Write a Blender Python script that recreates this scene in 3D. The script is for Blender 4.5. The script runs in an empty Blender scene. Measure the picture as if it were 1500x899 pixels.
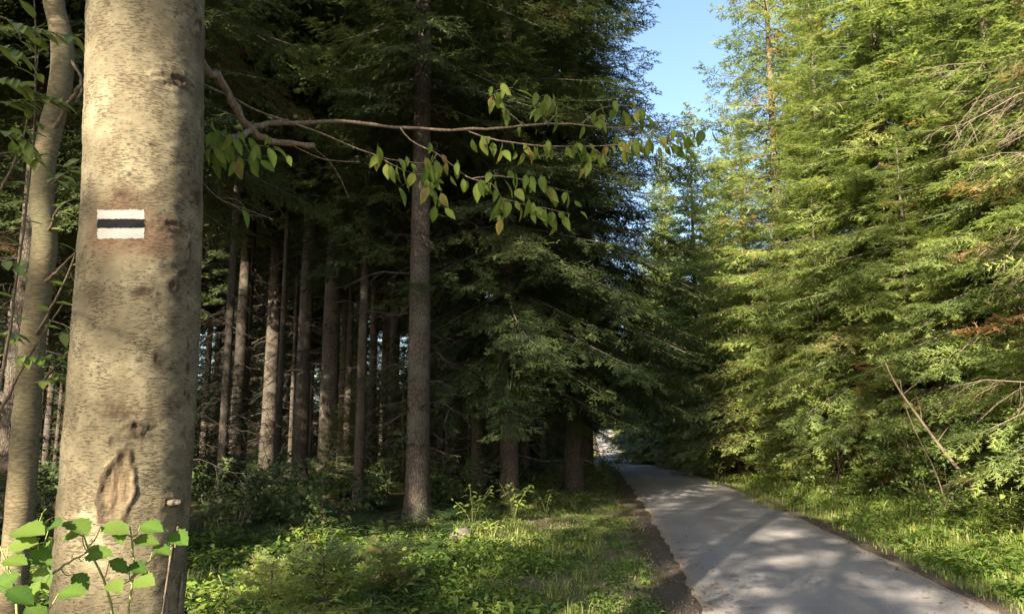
import bpy, math, random
import numpy as np
from mathutils import Vector, Matrix, Quaternion
from mathutils import noise as mnoise

S = bpy.context.scene
COL = S.collection
PI = math.pi

# ------------------------------------------------------------------ camera, sky, sun, exposure
FPX, UC, VC, VH, CAM_H = 1112.0, 750.0, 449.5, 618.0, 1.70       # focal length and horizon, in pixels of the 1500 x 899 photograph
PITCH = math.atan((VH - VC) / FPX)
cam = bpy.data.cameras.new('camera')
cam.sensor_width = 36.0
cam.lens = 36.0 * FPX / 1500.0
cam.clip_start, cam.clip_end = 0.05, 3000.0
cam_ob = bpy.data.objects.new('camera', cam)
COL.objects.link(cam_ob)
cam_ob.location = (0, 0, CAM_H)
cam_ob.rotation_euler = (PI / 2 + PITCH, 0, 0)
S.camera = cam_ob

SUN_EL, SUN_AZ = math.radians(28), math.radians(27)               # light travels forwards and 27 degrees to the right
world = bpy.data.worlds.new('World')
S.world = world
world.use_nodes = True
wn = world.node_tree.nodes
sky = wn.new('ShaderNodeTexSky')
sky.sky_type = 'NISHITA'
sky.sun_disc = False
sky.sun_elevation = SUN_EL
sky.sun_rotation = PI + SUN_AZ
sky.air_density, sky.dust_density, sky.ozone_density = 1.0, 2.2, 2.0
world.node_tree.links.new(sky.outputs[0], wn['Background'].inputs[0])
wn['Background'].inputs[1].default_value = 0.064
sun = bpy.data.lights.new('sun', 'SUN')
sun.energy = 5.0
sun.angle = math.radians(0.55)
sun.color = (1.0, 0.89, 0.72)
sun_ob = bpy.data.objects.new('sun', sun)
COL.objects.link(sun_ob)
LDIR = Vector((math.sin(SUN_AZ) * math.cos(SUN_EL), math.cos(SUN_AZ) * math.cos(SUN_EL), -math.sin(SUN_EL)))
sun_ob.rotation_euler = LDIR.to_track_quat('-Z', 'Y').to_euler()
S.view_settings.view_transform = 'Standard'
S.view_settings.look = 'None'
S.view_settings.exposure = 2.6
S.view_settings.gamma = 1.0
S.cycles.max_bounces = 8
S.cycles.diffuse_bounces = 4
S.cycles.transmission_bounces = 4

# ------------------------------------------------------------------ helpers
def at(u, v, d):
    """the point at forward distance d seen at photograph pixel (u, v)"""
    x, y = (u - UC) / FPX, (VC - v) / FPX
    dy = math.cos(PITCH) - y * math.sin(PITCH)
    dz = math.sin(PITCH) + y * math.cos(PITCH)
    return np.array([x / dy * d, d, CAM_H + dz / dy * d])

def smooth(a, b, x):
    t = np.clip((np.asarray(x, float) - a) / (b - a), 0, 1)
    return t * t * (3 - 2 * t)

ROAD_Y = np.array([-60, -30, -12, 0, 6.7, 12.9, 23, 40, 75, 110, 125, 140, 160, 200, 260])
ROAD_X = np.array([-4.0, -1.6, 0.6, 2.1, 3.0, 3.72, 4.72, 6.7, 10.0, 13.3, 15.0, 18.5, 26, 42, 70])
_yy = np.linspace(-60, 260, 1281)
_xx = np.interp(_yy, ROAD_Y, ROAD_X)
_k = np.ones(33) / 33
_xx = np.convolve(np.pad(_xx, 16, mode='edge'), _k, mode='valid')
def road_x(y): return np.interp(y, _yy, _xx)
HW = 1.34
def road_z(y):
    return -1.6 * smooth(16, 72, y) + 1.9 * smooth(74, 128, y) + 0.5 * smooth(128, 200, y)

def wob(x, y, s, seed=0.0):
    """cheap smooth noise, about -1 to 1"""
    x, y = np.asarray(x, float) / s + seed, np.asarray(y, float) / s - 1.7 * seed
    return (np.sin(x * 1.7 + 1.3 * np.sin(y * 1.1 + seed)) + np.sin(y * 1.9 + 1.1 * np.sin(x * 1.3)) + .6 * np.sin(x * 3.7 + y * 2.9) + .5 * np.sin(y * 4.3 - x * 3.1)) / 3.1

def ground_z(x, y):
    x, y = np.asarray(x, float), np.asarray(y, float)
    e = x - road_x(y)
    r = e - HW                                  # metres beyond the right edge
    l = -e - HW                                 # metres beyond the left edge
    z = road_z(y)
    wr = wob(x, y, 3.0, 2.0)
    z = z + smooth(1.5, 4.2 + .5 * wr, r) * (1.05 + .25 * wr) + smooth(4, 30, r) * 2.0 + smooth(30, 130, r) * 12
    z = z - 0.05 * smooth(.1, .5, r) * (1 - smooth(.6, 1.5, r))
    z = z + smooth(.9, 3.5, l) * (.10 + .12 * wob(x, y, 2.6)) + smooth(2, 8, l) * .12 * wob(x, y, 1.1, 4.0)
    z = z - smooth(10, 40, l) * .4 + smooth(60, 160, l) * 6
    off = np.maximum(np.abs(e) - HW, 0)
    z = z + smooth(.0, .6, off) * .025 * wob(x, y, .35, 7.0)
    return z

def gp(u, v):
    """the ground point seen at photograph pixel (u, v)"""
    d = np.concatenate([np.arange(1.2, 40, .04), np.arange(40, 200, .3)])
    p0, p1 = at(u, v, 1.0), at(u, v, 2.0)
    st = p1 - p0
    P = p0[None] + st[None] * (d[:, None] - 1)
    h = P[:, 2] - ground_z(P[:, 0], P[:, 1])
    i = np.argmax(h < 0) if (h < 0).any() else len(d) - 1
    return P[i]

def on_ground(x, y, dz=0.0): return (float(x), float(y), float(ground_z(x, y)) + dz)

class MB:
    """collects vertices and faces, links them as ONE mesh object"""
    def __init__(s): s.V, s.T, s.Q, s.A, s.n = [], [], [], [], 0
    def add(s, V, T=None, Q=None, a=0.0):
        V = np.asarray(V, float).reshape(-1, 3)
        if T is not None and len(T): s.T.append(np.asarray(T, np.int64).reshape(-1, 3) + s.n)
        if Q is not None and len(Q): s.Q.append(np.asarray(Q, np.int64).reshape(-1, 4) + s.n)
        s.V.append(V)
        s.A.append(np.broadcast_to(np.asarray(a, float), (len(V),)).copy())
        s.n += len(V)
    def mesh(s, name, mat, smooth_=False):
        V = np.concatenate(s.V).astype(np.float32)
        T = np.concatenate(s.T) if s.T else np.zeros((0, 3), np.int64)
        Q = np.concatenate(s.Q) if s.Q else np.zeros((0, 4), np.int64)
        me = bpy.data.meshes.new(name)
        me.vertices.add(len(V)); me.vertices.foreach_set('co', V.ravel())
        lv = np.concatenate([Q.ravel(), T.ravel()]).astype(np.int32)
        me.loops.add(len(lv)); me.loops.foreach_set('vertex_index', lv)
        st = np.concatenate([np.arange(len(Q)) * 4, len(Q) * 4 + np.arange(len(T)) * 3]).astype(np.int32)
        me.polygons.add(len(st)); me.polygons.foreach_set('loop_start', st)
        if smooth_: me.polygons.foreach_set('use_smooth', np.ones(len(st), bool))
        at_ = me.attributes.new('tint', 'FLOAT', 'POINT')
        at_.data.foreach_set('value', np.concatenate(s.A).astype(np.float32))
        me.materials.append(mat)
        me.update(calc_edges=True)
        return me
    def build(s, name, mat, parent=None, smooth_=False):
        return link(name, s.mesh(name, mat, smooth_), parent)

def link(name, me, parent=None):
    o = bpy.data.objects.new(name, me)
    COL.objects.link(o)
    if parent: o.parent = parent
    return o
def empty(name, loc=(0, 0, 0), rz=0.0, sc=1.0):
    o = bpy.data.objects.new(name, None)
    COL.objects.link(o)
    o.empty_display_size = .2
    o.location = loc; o.rotation_euler = (0, 0, rz); o.scale = (sc, sc, sc) if np.isscalar(sc) else sc
    return o
def tag(o, label=None, cat=None, group=None, kind=None):
    if label: o['label'] = label
    if cat: o['category'] = cat
    if group: o['group'] = group
    if kind: o['kind'] = kind
    return o
def nrm(a): return a / np.maximum(np.linalg.norm(a, axis=-1, keepdims=True), 1e-9)

def spline(pts, n):
    pts = np.asarray(pts, float)
    d = np.r_[0, np.cumsum(np.linalg.norm(np.diff(pts[:, :3], axis=0), axis=1))]
    t = np.linspace(0, d[-1], n)
    if len(pts) < 3: return np.stack([np.interp(t, d, pts[:, k]) for k in range(pts.shape[1])], 1)
    m = np.gradient(pts, d, axis=0)
    i = np.clip(np.searchsorted(d, t, 'right') - 1, 0, len(d) - 2)
    h = (d[i + 1] - d[i])[:, None]; s = ((t - d[i]) / (d[i + 1] - d[i]))[:, None]
    return ((2*s**3-3*s**2+1)*pts[i] + (s**3-2*s**2+s)*h*m[i] + (-2*s**3+3*s**2)*pts[i+1] + (s**3-s**2)*h*m[i+1])

def tube(mb, path, rad, sides=6, a=0.0, cap=True):
    P = np.asarray(path, float); n = len(P)
    R = np.broadcast_to(np.asarray(rad, float), (n,))
    T = nrm(np.gradient(P, axis=0))
    ref = np.array([0, 0, 1.0]) if abs(T[0, 2]) < .8 else np.array([1.0, 0, 0])
    N = nrm(np.cross(T, ref)); B = np.cross(T, N)
    ang = np.arange(sides) * 2 * PI / sides
    V = P[:, None] + R[:, None, None] * (np.cos(ang)[None, :, None] * N[:, None] + np.sin(ang)[None, :, None] * B[:, None])
    i = np.arange(n - 1)[:, None] * sides; j = np.arange(sides)[None]; j2 = (j + 1) % sides
    Q = np.stack([i + j, i + j2, i + sides + j2, i + sides + j], -1).reshape(-1, 4)
    V = V.reshape(-1, 3); Tr = None
    if cap:
        V = np.concatenate([V, P[-1:] + T[-1:] * R[-1] * .4])
        b = (n - 1) * sides; Tr = np.stack([b + np.arange(sides), b + (np.arange(sides) + 1) % sides, np.full(sides, n * sides)], 1)
    mb.add(V, Tr, Q, a)

# ------------------------------------------------------------------ materials
def newmat(name):
    m = bpy.data.materials.new(name); m.use_nodes = True
    nt = m.node_tree; nt.nodes.clear()
    out = nt.nodes.new('ShaderNodeOutputMaterial')
    return m, nt, out
def N(nt, t, ins=None, **kw):
    n = nt.nodes.new(t)
    for k, v in kw.items(): setattr(n, k, v)
    for k, v in (ins or {}).items():
        if isinstance(v, bpy.types.NodeSocket): nt.links.new(v, n.inputs[k])
        else: n.inputs[k].default_value = v
    return n
def c4(c): return (c[0], c[1], c[2], 1.0)
def ramp(nt, fac, stops):
    r = N(nt, 'ShaderNodeValToRGB', {0: fac})
    el = r.color_ramp.elements
    while len(el) < len(stops): el.new(.5)
    for e, (p, c) in zip(el, stops): e.position = p; e.color = c4(c) if not np.isscalar(c) else (c, c, c, 1)
    return r.outputs[0]
def mixc(nt, fac, a, b, mode='MIX'):
    m = N(nt, 'ShaderNodeMix', data_type='RGBA', blend_type=mode)
    for s, v in ((0, fac), (6, a), (7, b)):
        if isinstance(v, bpy.types.NodeSocket): nt.links.new(v, m.inputs[s])
        else: m.inputs[s].default_value = v if np.isscalar(v) else c4(v)
    return m.outputs[2]
def mth(nt, op, a, b=0.0, c=None):
    d = {0: a, 1: b}
    if c is not None: d[2] = c
    return N(nt, 'ShaderNodeMath', d, operation=op).outputs[0]
def noise(nt, vec, scale, detail=4.0, rough=.55):
    return N(nt, 'ShaderNodeTexNoise', {'Vector': vec, 'Scale': scale, 'Detail': detail, 'Roughness': rough}).outputs[0]
def attr(nt, name): return N(nt, 'ShaderNodeAttribute', attribute_name=name).outputs['Fac']
def mapping(nt, vec, scale): return N(nt, 'ShaderNodeMapping', {'Vector': vec, 'Scale': scale}).outputs[0]

def leaf_mat(name, stops, transl=.35, rough=.45, tcol=1.5, obj_var=.25, spec=.3, noise_amt=0.0):
    """foliage: the per-shoot 'tint' picks a colour, plus a small difference between objects; part of the light shines through"""
    m, nt, out = newmat(name)
    t = attr(nt, 'tint')
    oi = N(nt, 'ShaderNodeObjectInfo').outputs['Random']
    f = mth(nt, 'ADD', t, mth(nt, 'MULTIPLY', mth(nt, 'SUBTRACT', oi, .5), obj_var))
    if noise_amt:
        f = mth(nt, 'ADD', f, mth(nt, 'MULTIPLY', mth(nt, 'SUBTRACT', noise(nt, N(nt, 'ShaderNodeNewGeometry').outputs['Position'], .9, 3), .5), noise_amt))
    c = ramp(nt, f, stops)
    p = N(nt, 'ShaderNodeBsdfPrincipled', {'Base Color': c, 'Roughness': rough, 'Specular IOR Level': spec})
    tc = mixc(nt, 1.0, c, (tcol, tcol * 1.03, tcol * .75), 'MULTIPLY')
    tr = N(nt, 'ShaderNodeBsdfTranslucent', {'Color': tc})
    mx = N(nt, 'ShaderNodeMixShader', {0: transl, 1: p.outputs[0], 2: tr.outputs[0]})
    nt.links.new(mx.outputs[0], out.inputs[0])
    return m

M = {}
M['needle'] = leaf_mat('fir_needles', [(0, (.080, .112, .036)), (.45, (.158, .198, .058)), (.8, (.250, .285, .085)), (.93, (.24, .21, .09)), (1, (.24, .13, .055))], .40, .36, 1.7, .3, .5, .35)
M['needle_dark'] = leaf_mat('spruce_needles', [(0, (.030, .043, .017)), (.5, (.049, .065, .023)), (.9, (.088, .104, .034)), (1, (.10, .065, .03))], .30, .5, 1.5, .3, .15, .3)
M['beech_leaf'] = leaf_mat('beech_leaf', [(0, (.055, .088, .016)), (.5, (.090, .128, .022)), (.88, (.135, .155, .028)), (1, (.14, .09, .03))], .5, .6, 1.8, .55, .15)
M['hazel_leaf'] = leaf_mat('hazel_leaf', [(0, (.030, .066, .012)), (.6, (.060, .115, .019)), (1, (.105, .15, .03))], .5, .55, 1.7, .6, .12)
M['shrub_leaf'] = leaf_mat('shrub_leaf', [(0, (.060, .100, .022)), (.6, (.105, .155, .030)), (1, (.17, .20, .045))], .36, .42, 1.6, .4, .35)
M['grass'] = leaf_mat('grass_blade', [(0, (.075, .115, .022)), (.55, (.14, .185, .036)), (.85, (.21, .23, .055)), (1, (.30, .24, .11))], .35, .5, 1.6, 0, .25, .3)
M['herb'] = leaf_mat('herb_leaf', [(0, (.058, .105, .021)), (.6, (.11, .17, .031)), (1, (.19, .225, .045))], .35, .45, 1.6, 0, .3, .3)
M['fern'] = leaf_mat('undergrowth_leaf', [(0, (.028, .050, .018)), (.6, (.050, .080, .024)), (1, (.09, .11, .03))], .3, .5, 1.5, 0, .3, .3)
M['rust_needle'] = leaf_mat('dead_needles', [(0, (.10, .065, .03)), (1, (.18, .11, .06))], .15, .6, 1.2, .2, .1)

def bark_mat(name, c0, c1, c2, sx, sz, bump=.6, lichen=None):
    m, nt, out = newmat(name)
    tc = N(nt, 'ShaderNodeTexCoord').outputs['Object']
    v = mapping(nt, tc, (sx, sx, sz))
    vo = N(nt, 'ShaderNodeTexVoronoi', {'Vector': v, 'Scale': 1.0, 'Randomness': 1.0}, feature='DISTANCE_TO_EDGE').outputs[0]
    n1 = noise(nt, v, 1.4, 6, .65)
    n2 = noise(nt, tc, 1.3, 3)
    n3 = noise(nt, tc, 40, 4, .7)
    h = mth(nt, 'ADD', mth(nt, 'MULTIPLY', n1, .7), mth(nt, 'MULTIPLY', ramp(nt, vo, [(0, 0.0), (.18, 1.0)]), .45))
    col = ramp(nt, h, [(.25, c0), (.55, c1), (.95, c2)])
    col = mixc(nt, mth(nt, 'MULTIPLY', n3, .6), col, mixc(nt, .5, c0, c1), 'MIX')
    if lichen: col = mixc(nt, ramp(nt, n2, [(.5, 0.0), (.68, .7)]), col, lichen)
    b = N(nt, 'ShaderNodeBump', {'Strength': bump, 'Distance': .02, 'Height': mth(nt, 'ADD', h, mth(nt, 'MULTIPLY', n3, .3))})
    p = N(nt, 'ShaderNodeBsdfPrincipled', {'Base Color': col, 'Roughness': .9, 'Specular IOR Level': .15, 'Normal': b.outputs[0]})
    nt.links.new(p.outputs[0], out.inputs[0])
    return m
M['spruce_bark'] = bark_mat('spruce_bark', (.020, .015, .011), (.060, .047, .035), (.125, .103, .078), 26, 11, .9, (.09, .09, .065))
M['fir_bark'] = bark_mat('fir_bark', (.035, .026, .018), (.10, .078, .056), (.165, .138, .105), 30, 16, .5, (.10, .10, .075))
M['young_bark'] = bark_mat('young_beech_bark', (.06, .047, .025), (.12, .095, .053), (.17, .14, .085), 14, 60, .25, (.08, .085, .045))
M['twig'] = bark_mat('twig_bark', (.045, .031, .02), (.105, .077, .05), (.17, .135, .095), 60, 20, .2)
M['dead_twig'] = bark_mat('dead_twig', (.07, .05, .032), (.15, .113, .077), (.22, .18, .13), 60, 20, .2)
M['green_stem'] = bark_mat('green_stem', (.10, .11, .03), (.17, .18, .06), (.24, .24, .09), 60, 20, .1)

def beech_bark():
    """pale bark with fine level dashes; 'stain' darkens knots and scars, 'rust' is the rubbed reddish patch, 'wound' bare wood"""
    m, nt, out = newmat('pale_trunk_bark')
    uv = N(nt, 'ShaderNodeUVMap', uv_map='UVMap').outputs[0]
    big = noise(nt, uv, 5, 4, .6)
    mid = noise(nt, mapping(nt, uv, (1, 1.6, 1)), 22, 5, .65)
    dash = noise(nt, mapping(nt, uv, (48, 190, 1)), 1.0, 4, .65)
    dash2 = noise(nt, mapping(nt, uv, (190, 420, 1)), 1.0, 3, .65)
    dens = noise(nt, mapping(nt, uv, (1, 1.0, 1)), 9, 3, .6)
    base = ramp(nt, big, [(.3, (.070, .056, .032)), (.5, (.122, .100, .058)), (.72, (.198, .168, .104))])
    base = mixc(nt, ramp(nt, mid, [(.42, 0.0), (.62, .55)]), base, (.075, .066, .04))
    k1 = mth(nt, 'ADD', dash, mth(nt, 'MULTIPLY', mth(nt, 'SUBTRACT', dens, .5), .45))
    base = mixc(nt, ramp(nt, k1, [(.55, 0.0), (.60, .88)]), base, (.042, .030, .016))
    k2 = mth(nt, 'ADD', dash2, mth(nt, 'MULTIPLY', mth(nt, 'SUBTRACT', dens, .5), .30))
    base = mixc(nt, ramp(nt, k2, [(.56, 0.0), (.62, .65)]), base, (.055, .042, .022))
    fn = noise(nt, mapping(nt, uv, (60, 160, 1)), 1.0, 4, .7)
    st = attr(nt, 'stain')
    st = mth(nt, 'MULTIPLY', st, mth(nt, 'ADD', .45, mth(nt, 'MULTIPLY', fn, 1.1)))
    base = mixc(nt, ramp(nt, st, [(.12, 0.0), (.62, .9)]), base, (.032, .021, .012))
    base = mixc(nt, mth(nt, 'MULTIPLY', attr(nt, 'rust'), ramp(nt, mid, [(.3, .45), (.6, .9)])), base, (.12, .055, .032))
    base = mixc(nt, mth(nt, 'MULTIPLY', attr(nt, 'wound'), .9), base, ramp(nt, noise(nt, mapping(nt, uv, (60, 9, 1)), 1.0, 4, .6), [(.35, (.045, .028, .015)), (.6, (.100, .068, .037)), (.75, (.14, .10, .058))]))
    hh = mth(nt, 'SUBTRACT', mth(nt, 'MULTIPLY', mid, .8), mth(nt, 'MULTIPLY', ramp(nt, k1, [(.5, 0.0), (.62, 1.0)]), .45))
    b = N(nt, 'ShaderNodeBump', {'Strength': .55, 'Distance': .006, 'Height': hh})
    p = N(nt, 'ShaderNodeBsdfPrincipled', {'Base Color': base, 'Roughness': .85, 'Specular IOR Level': .2, 'Normal': b.outputs[0]})
    nt.links.new(p.outputs[0], out.inputs[0])
    return m
M['beech_bark'] = beech_bark()

def paint(name, c, under):
    m, nt, out = newmat(name)
    tc = N(nt, 'ShaderNodeTexCoord').outputs['Object']
    n1 = noise(nt, mapping(nt, tc, (90, 90, 220)), 1.0, 4, .65)
    n2 = noise(nt, tc, 30, 3)
    col = mixc(nt, ramp(nt, n1, [(.6, 0.0), (.7, .6)]), mixc(nt, mth(nt, 'MULTIPLY', n2, .25), c, tuple(k * .7 for k in c)), under)
    b = N(nt, 'ShaderNodeBump', {'Strength': .4, 'Distance': .003, 'Height': n1})
    p = N(nt, 'ShaderNodeBsdfPrincipled', {'Base Color': col, 'Roughness': .8, 'Specular IOR Level': .1, 'Normal': b.outputs[0]})
    nt.links.new(p.outputs[0], out.inputs[0])
    return m
M['white_paint'] = paint('white_paint', (.27, .258, .23), (.12, .10, .065))
M['black_paint'] = paint('black_paint', (.006, .006, .007), (.02, .017, .014))

def ground_mat():
    m, nt, out = newmat('forest_floor')
    pos = N(nt, 'ShaderNodeNewGeometry').outputs['Position']
    n1 = noise(nt, pos, 1.1, 5, .6); n2 = noise(nt, pos, 9, 6, .7); n3 = noise(nt, pos, 55, 5, .75); n4 = noise(nt, pos, 160, 3, .7)
    litter = ramp(nt, n3, [(.3, (.028, .019, .012)), (.5, (.075, .052, .032)), (.72, (.16, .115, .07))])
    moss = ramp(nt, n3, [(.3, (.022, .032, .010)), (.7, (.075, .095, .028))])
    col = mixc(nt, ramp(nt, n2, [(.45, 0.0), (.6, .8)]), litter, moss)
    turf = ramp(nt, n3, [(.28, (.04, .05, .016)), (.5, (.085, .105, .030)), (.75, (.17, .165, .065))])
    turf = mixc(nt, ramp(nt, n1, [(.42, 0.0), (.56, .9)]), turf, ramp(nt, n4, [(.3, (.085, .065, .04)), (.7, (.19, .15, .095))]))
    g = mth(nt, 'ADD', attr(nt, 'grass'), mth(nt, 'MULTIPLY', mth(nt, 'SUBTRACT', n2, .5), .9))
    col = mixc(nt, ramp(nt, g, [(.35, 0.0), (.65, 1.0)]), col, turf)
    grit = ramp(nt, n4, [(.3, (.030, .024, .017)), (.5, (.075, .058, .041)), (.72, (.15, .122, .09))])
    d = mth(nt, 'ADD', attr(nt, 'dirt'), mth(nt, 'MULTIPLY', mth(nt, 'SUBTRACT', n2, .5), 1.0))
    col = mixc(nt, ramp(nt, d, [(.38, 0.0), (.62, 1.0)]), col, grit)
    b = N(nt, 'ShaderNodeBump', {'Strength': .8, 'Distance': .03, 'Height': mth(nt, 'ADD', n3, mth(nt, 'MULTIPLY', n2, .8))})
    p = N(nt, 'ShaderNodeBsdfPrincipled', {'Base Color': col, 'Roughness': .95, 'Specular IOR Level': .1, 'Normal': b.outputs[0]})
    nt.links.new(p.outputs[0], out.inputs[0])
    return m
M['ground'] = ground_mat()

def asphalt():
    m, nt, out = newmat('worn_asphalt')
    pos = N(nt, 'ShaderNodeNewGeometry').outputs['Position']
    n1 = noise(nt, pos, .7, 4, .6); n2 = noise(nt, pos, 7, 5, .65); n3 = noise(nt, pos, 70, 6, .9)
    vo = N(nt, 'ShaderNodeTexVoronoi', {'Vector': pos, 'Scale': 95.0}).outputs['Distance']
    col = ramp(nt, n3, [(.36, (.055, .052, .051)), (.5, (.140, .131, .125)), (.64, (.27, .252, .236))])
    col = mixc(nt, ramp(nt, n1, [(.4, 0.0), (.62, .45)]), col, (.24, .215, .185))
    col = mixc(nt, ramp(nt, n2, [(.52, 0.0), (.7, .4)]), col, (.12, .108, .098))
    e = mth(nt, 'ADD', attr(nt, 'tint'), mth(nt, 'MULTIPLY', mth(nt, 'SUBTRACT', n2, .5), .8))
    col = mixc(nt, ramp(nt, e, [(.55, 0.0), (.95, .75)]), col, (.19, .155, .11))
    col = mixc(nt, ramp(nt, attr(nt, 'tint'), [(0, 0.0), (.02, .05), (.10, .35), (.25, .0)]), col, (.26, .24, .22))
    cr = N(nt, 'ShaderNodeTexVoronoi', {'Vector': mixc(nt, .12, pos, N(nt, 'ShaderNodeTexNoise', {'Vector': pos, 'Scale': 2.0, 'Detail': 4.0}).outputs[1]), 'Scale': .55}, feature='DISTANCE_TO_EDGE').outputs[0]
    col = mixc(nt, mth(nt, 'MULTIPLY', ramp(nt, cr, [(0, 1.0), (.004, 0.0)]), .28), col, (.06, .054, .05))
    b = N(nt, 'ShaderNodeBump', {'Strength': .5, 'Distance': .008, 'Height': mth(nt, 'ADD', n3, mth(nt, 'MULTIPLY', vo, .6))})
    p = N(nt, 'ShaderNodeBsdfPrincipled', {'Base Color': col, 'Roughness': .8, 'Specular IOR Level': .35, 'Normal': b.outputs[0]})
    nt.links.new(p.outputs[0], out.inputs[0])
    return m
M['asphalt'] = asphalt()
M['stone'] = bark_mat('stone', (.045, .035, .030), (.078, .062, .053), (.11, .09, .08), 9, 9, .5, (.10, .10, .06))
M['grit'] = bark_mat('grit', (.04, .032, .026), (.075, .063, .052), (.12, .105, .09), 9, 9, .5)

# ------------------------------------------------------------------ the setting: ground and road
def lines(segs):
    out = []
    for a, b, s in segs: out.append(np.arange(a, b, s))
    return np.concatenate(out + [np.array([segs[-1][1]])])
gx = lines([(-400, -60, 28), (-60, -14, 1.6), (-14, -5, .4), (-5, 9, .16), (9, 16, .4), (16, 60, 1.6), (60, 400, 28)])
gy = lines([(-300, -40, 26), (-40, 1, 1.6), (1, 18, .16), (18, 32, .4), (32, 90, 1.0), (90, 180, 3), (180, 900, 40)])
GX, GY = np.meshgrid(gx, gy)
GZ = ground_z(GX, GY)
off = np.abs(GX - road_x(GY)) - HW
GZ = GZ - .06 * (1 - smooth(-.35, -.02, off))
mb = MB()
nx, ny = len(gx), len(gy)
ii, jj = np.meshgrid(np.arange(ny - 1), np.arange(nx - 1), indexing='ij')
k = ii * nx + jj
mb.add(np.stack([GX, GY, GZ], -1).reshape(-1, 3), None, np.stack([k, k + 1, k + nx + 1, k + nx], -1).reshape(-1, 4))
floor = mb.build('forest_floor', M['ground'], None, True)
rr, ll = GX - road_x(GY) - HW, -(GX - road_x(GY)) - HW
bump_ = wob(GX, GY, .9, 1.0) * .35
dirt = np.where(rr > -HW, 1 - smooth(.05, .55, rr + bump_ * .5), 1 - smooth(-.05, .42, ll + 1.3 * bump_))
grass = np.where(rr > -HW, smooth(0, .4, rr) * (1 - .6 * smooth(1.8, 3.2, rr)), smooth(.2, .7, ll) * (1 - smooth(2.2, 3.8, ll + bump_)))
for nme, arr in (('dirt', dirt), ('grass', grass)):
    a_ = floor.data.attributes.new(nme, 'FLOAT', 'POINT'); a_.data.foreach_set('value', arr.astype(np.float32).ravel())
tag(floor, 'forest floor of needle litter, moss and grassy verge', None, None, 'structure')

ry = lines([(-60, 1, 1.0), (1, 30, .15), (30, 100, .6), (100, 260, 2.0)])
rt = np.array([-1, -.97, -.9, -.7, -.45, -.2, 0, .2, .45, .7, .9, .97, 1.0])
mb = MB()
dx = np.gradient(road_x(ry), ry); nrmx = 1 / np.sqrt(1 + dx * dx); nrmy = -dx * nrmx
edge_l = 1 + .05 * wob(ry, ry * .3, .5) + .018 * wob(ry, ry, .13); edge_r = 1 + .03 * wob(ry, ry * .2, .6, 3) + .018 * wob(ry, ry, .12, 2)
RT = np.where(rt[None] < 0, rt[None] * edge_l[:, None], rt[None] * edge_r[:, None]) * HW
RX = road_x(ry)[:, None] + RT * nrmx[:, None]; RY = ry[:, None] + RT * nrmy[:, None]
RZ = road_z(ry)[:, None] + .03 * (1 - np.abs(rt)[None] ** 2) + .014 * (np.abs(rt)[None] < .99)
k = (np.arange(len(ry) - 1)[:, None] * len(rt) + np.arange(len(rt) - 1)[None])
RZ = RZ - .05 * (np.abs(rt)[None] > .985)
mb.add(np.stack([RX, RY, RZ], -1).reshape(-1, 3), None, np.stack([k, k + 1, k + len(rt) + 1, k + len(rt)], -1).reshape(-1, 4), np.broadcast_to(np.abs(rt)[None] ** 3, RX.shape).ravel())
road = mb.build('road', M['asphalt'], None, True)
tag(road, 'narrow grey asphalt forest road dappled with shade', None, None, 'structure')

# ------------------------------------------------------------------ conifers
def needle_tris(p0, d, n, L, k, ln, w, rng, tint):
    """feathery needle triangles on both sides of many shoots at once"""
    s = nrm(np.cross(d, n)); Vs, As = [], []
    for j in range(k):
        t = (j + .25 + .35 * rng.random(len(p0))) / k
        b = p0 + d * (L * t)[:, None]
        for sg in (-1, 1):
            dn = nrm(d * (.62 + .25 * rng.random((len(p0), 1))) + s * sg * .72 + n * (rng.random((len(p0), 1)) - .35) * .55)
            l = ln * (.75 + .5 * rng.random(len(p0))) * (1 - .35 * t)
            wv = nrm(np.cross(dn, n) + n * (rng.random((len(p0), 1)) - .5) * .8) * (w * .5)
            Vs.append(np.stack([b - wv, b + wv, b + dn * l[:, None]], 1)); As.append(np.repeat(tint[:, None], 3, 1))
    # the shoot's own tip
    wv = s * (w * .55)
    Vs.append(np.stack([p0 - wv, p0 + wv, p0 + d * (L * 1.12)[:, None]], 1)); As.append(np.repeat(tint[:, None], 3, 1))
    V = np.concatenate(Vs).reshape(-1, 3)
    return V, np.arange(len(V)).reshape(-1, 3), np.concatenate(As).ravel()

def kites(p0, d, n, L, w, tint, rng):
    n = nrm(n + .5 * (rng.random(n.shape) - .5)); s = nrm(np.cross(d, n)) * (w * .5)
    V = np.stack([p0, p0 + d * (L * .45)[:, None] + s, p0 + d * (L * 1.1)[:, None], p0 + d * (L * .45)[:, None] - s], 1)
    Q = np.arange(len(p0) * 4).reshape(-1, 4)
    return V.reshape(-1, 3), Q, np.repeat(tint, 4)

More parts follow.
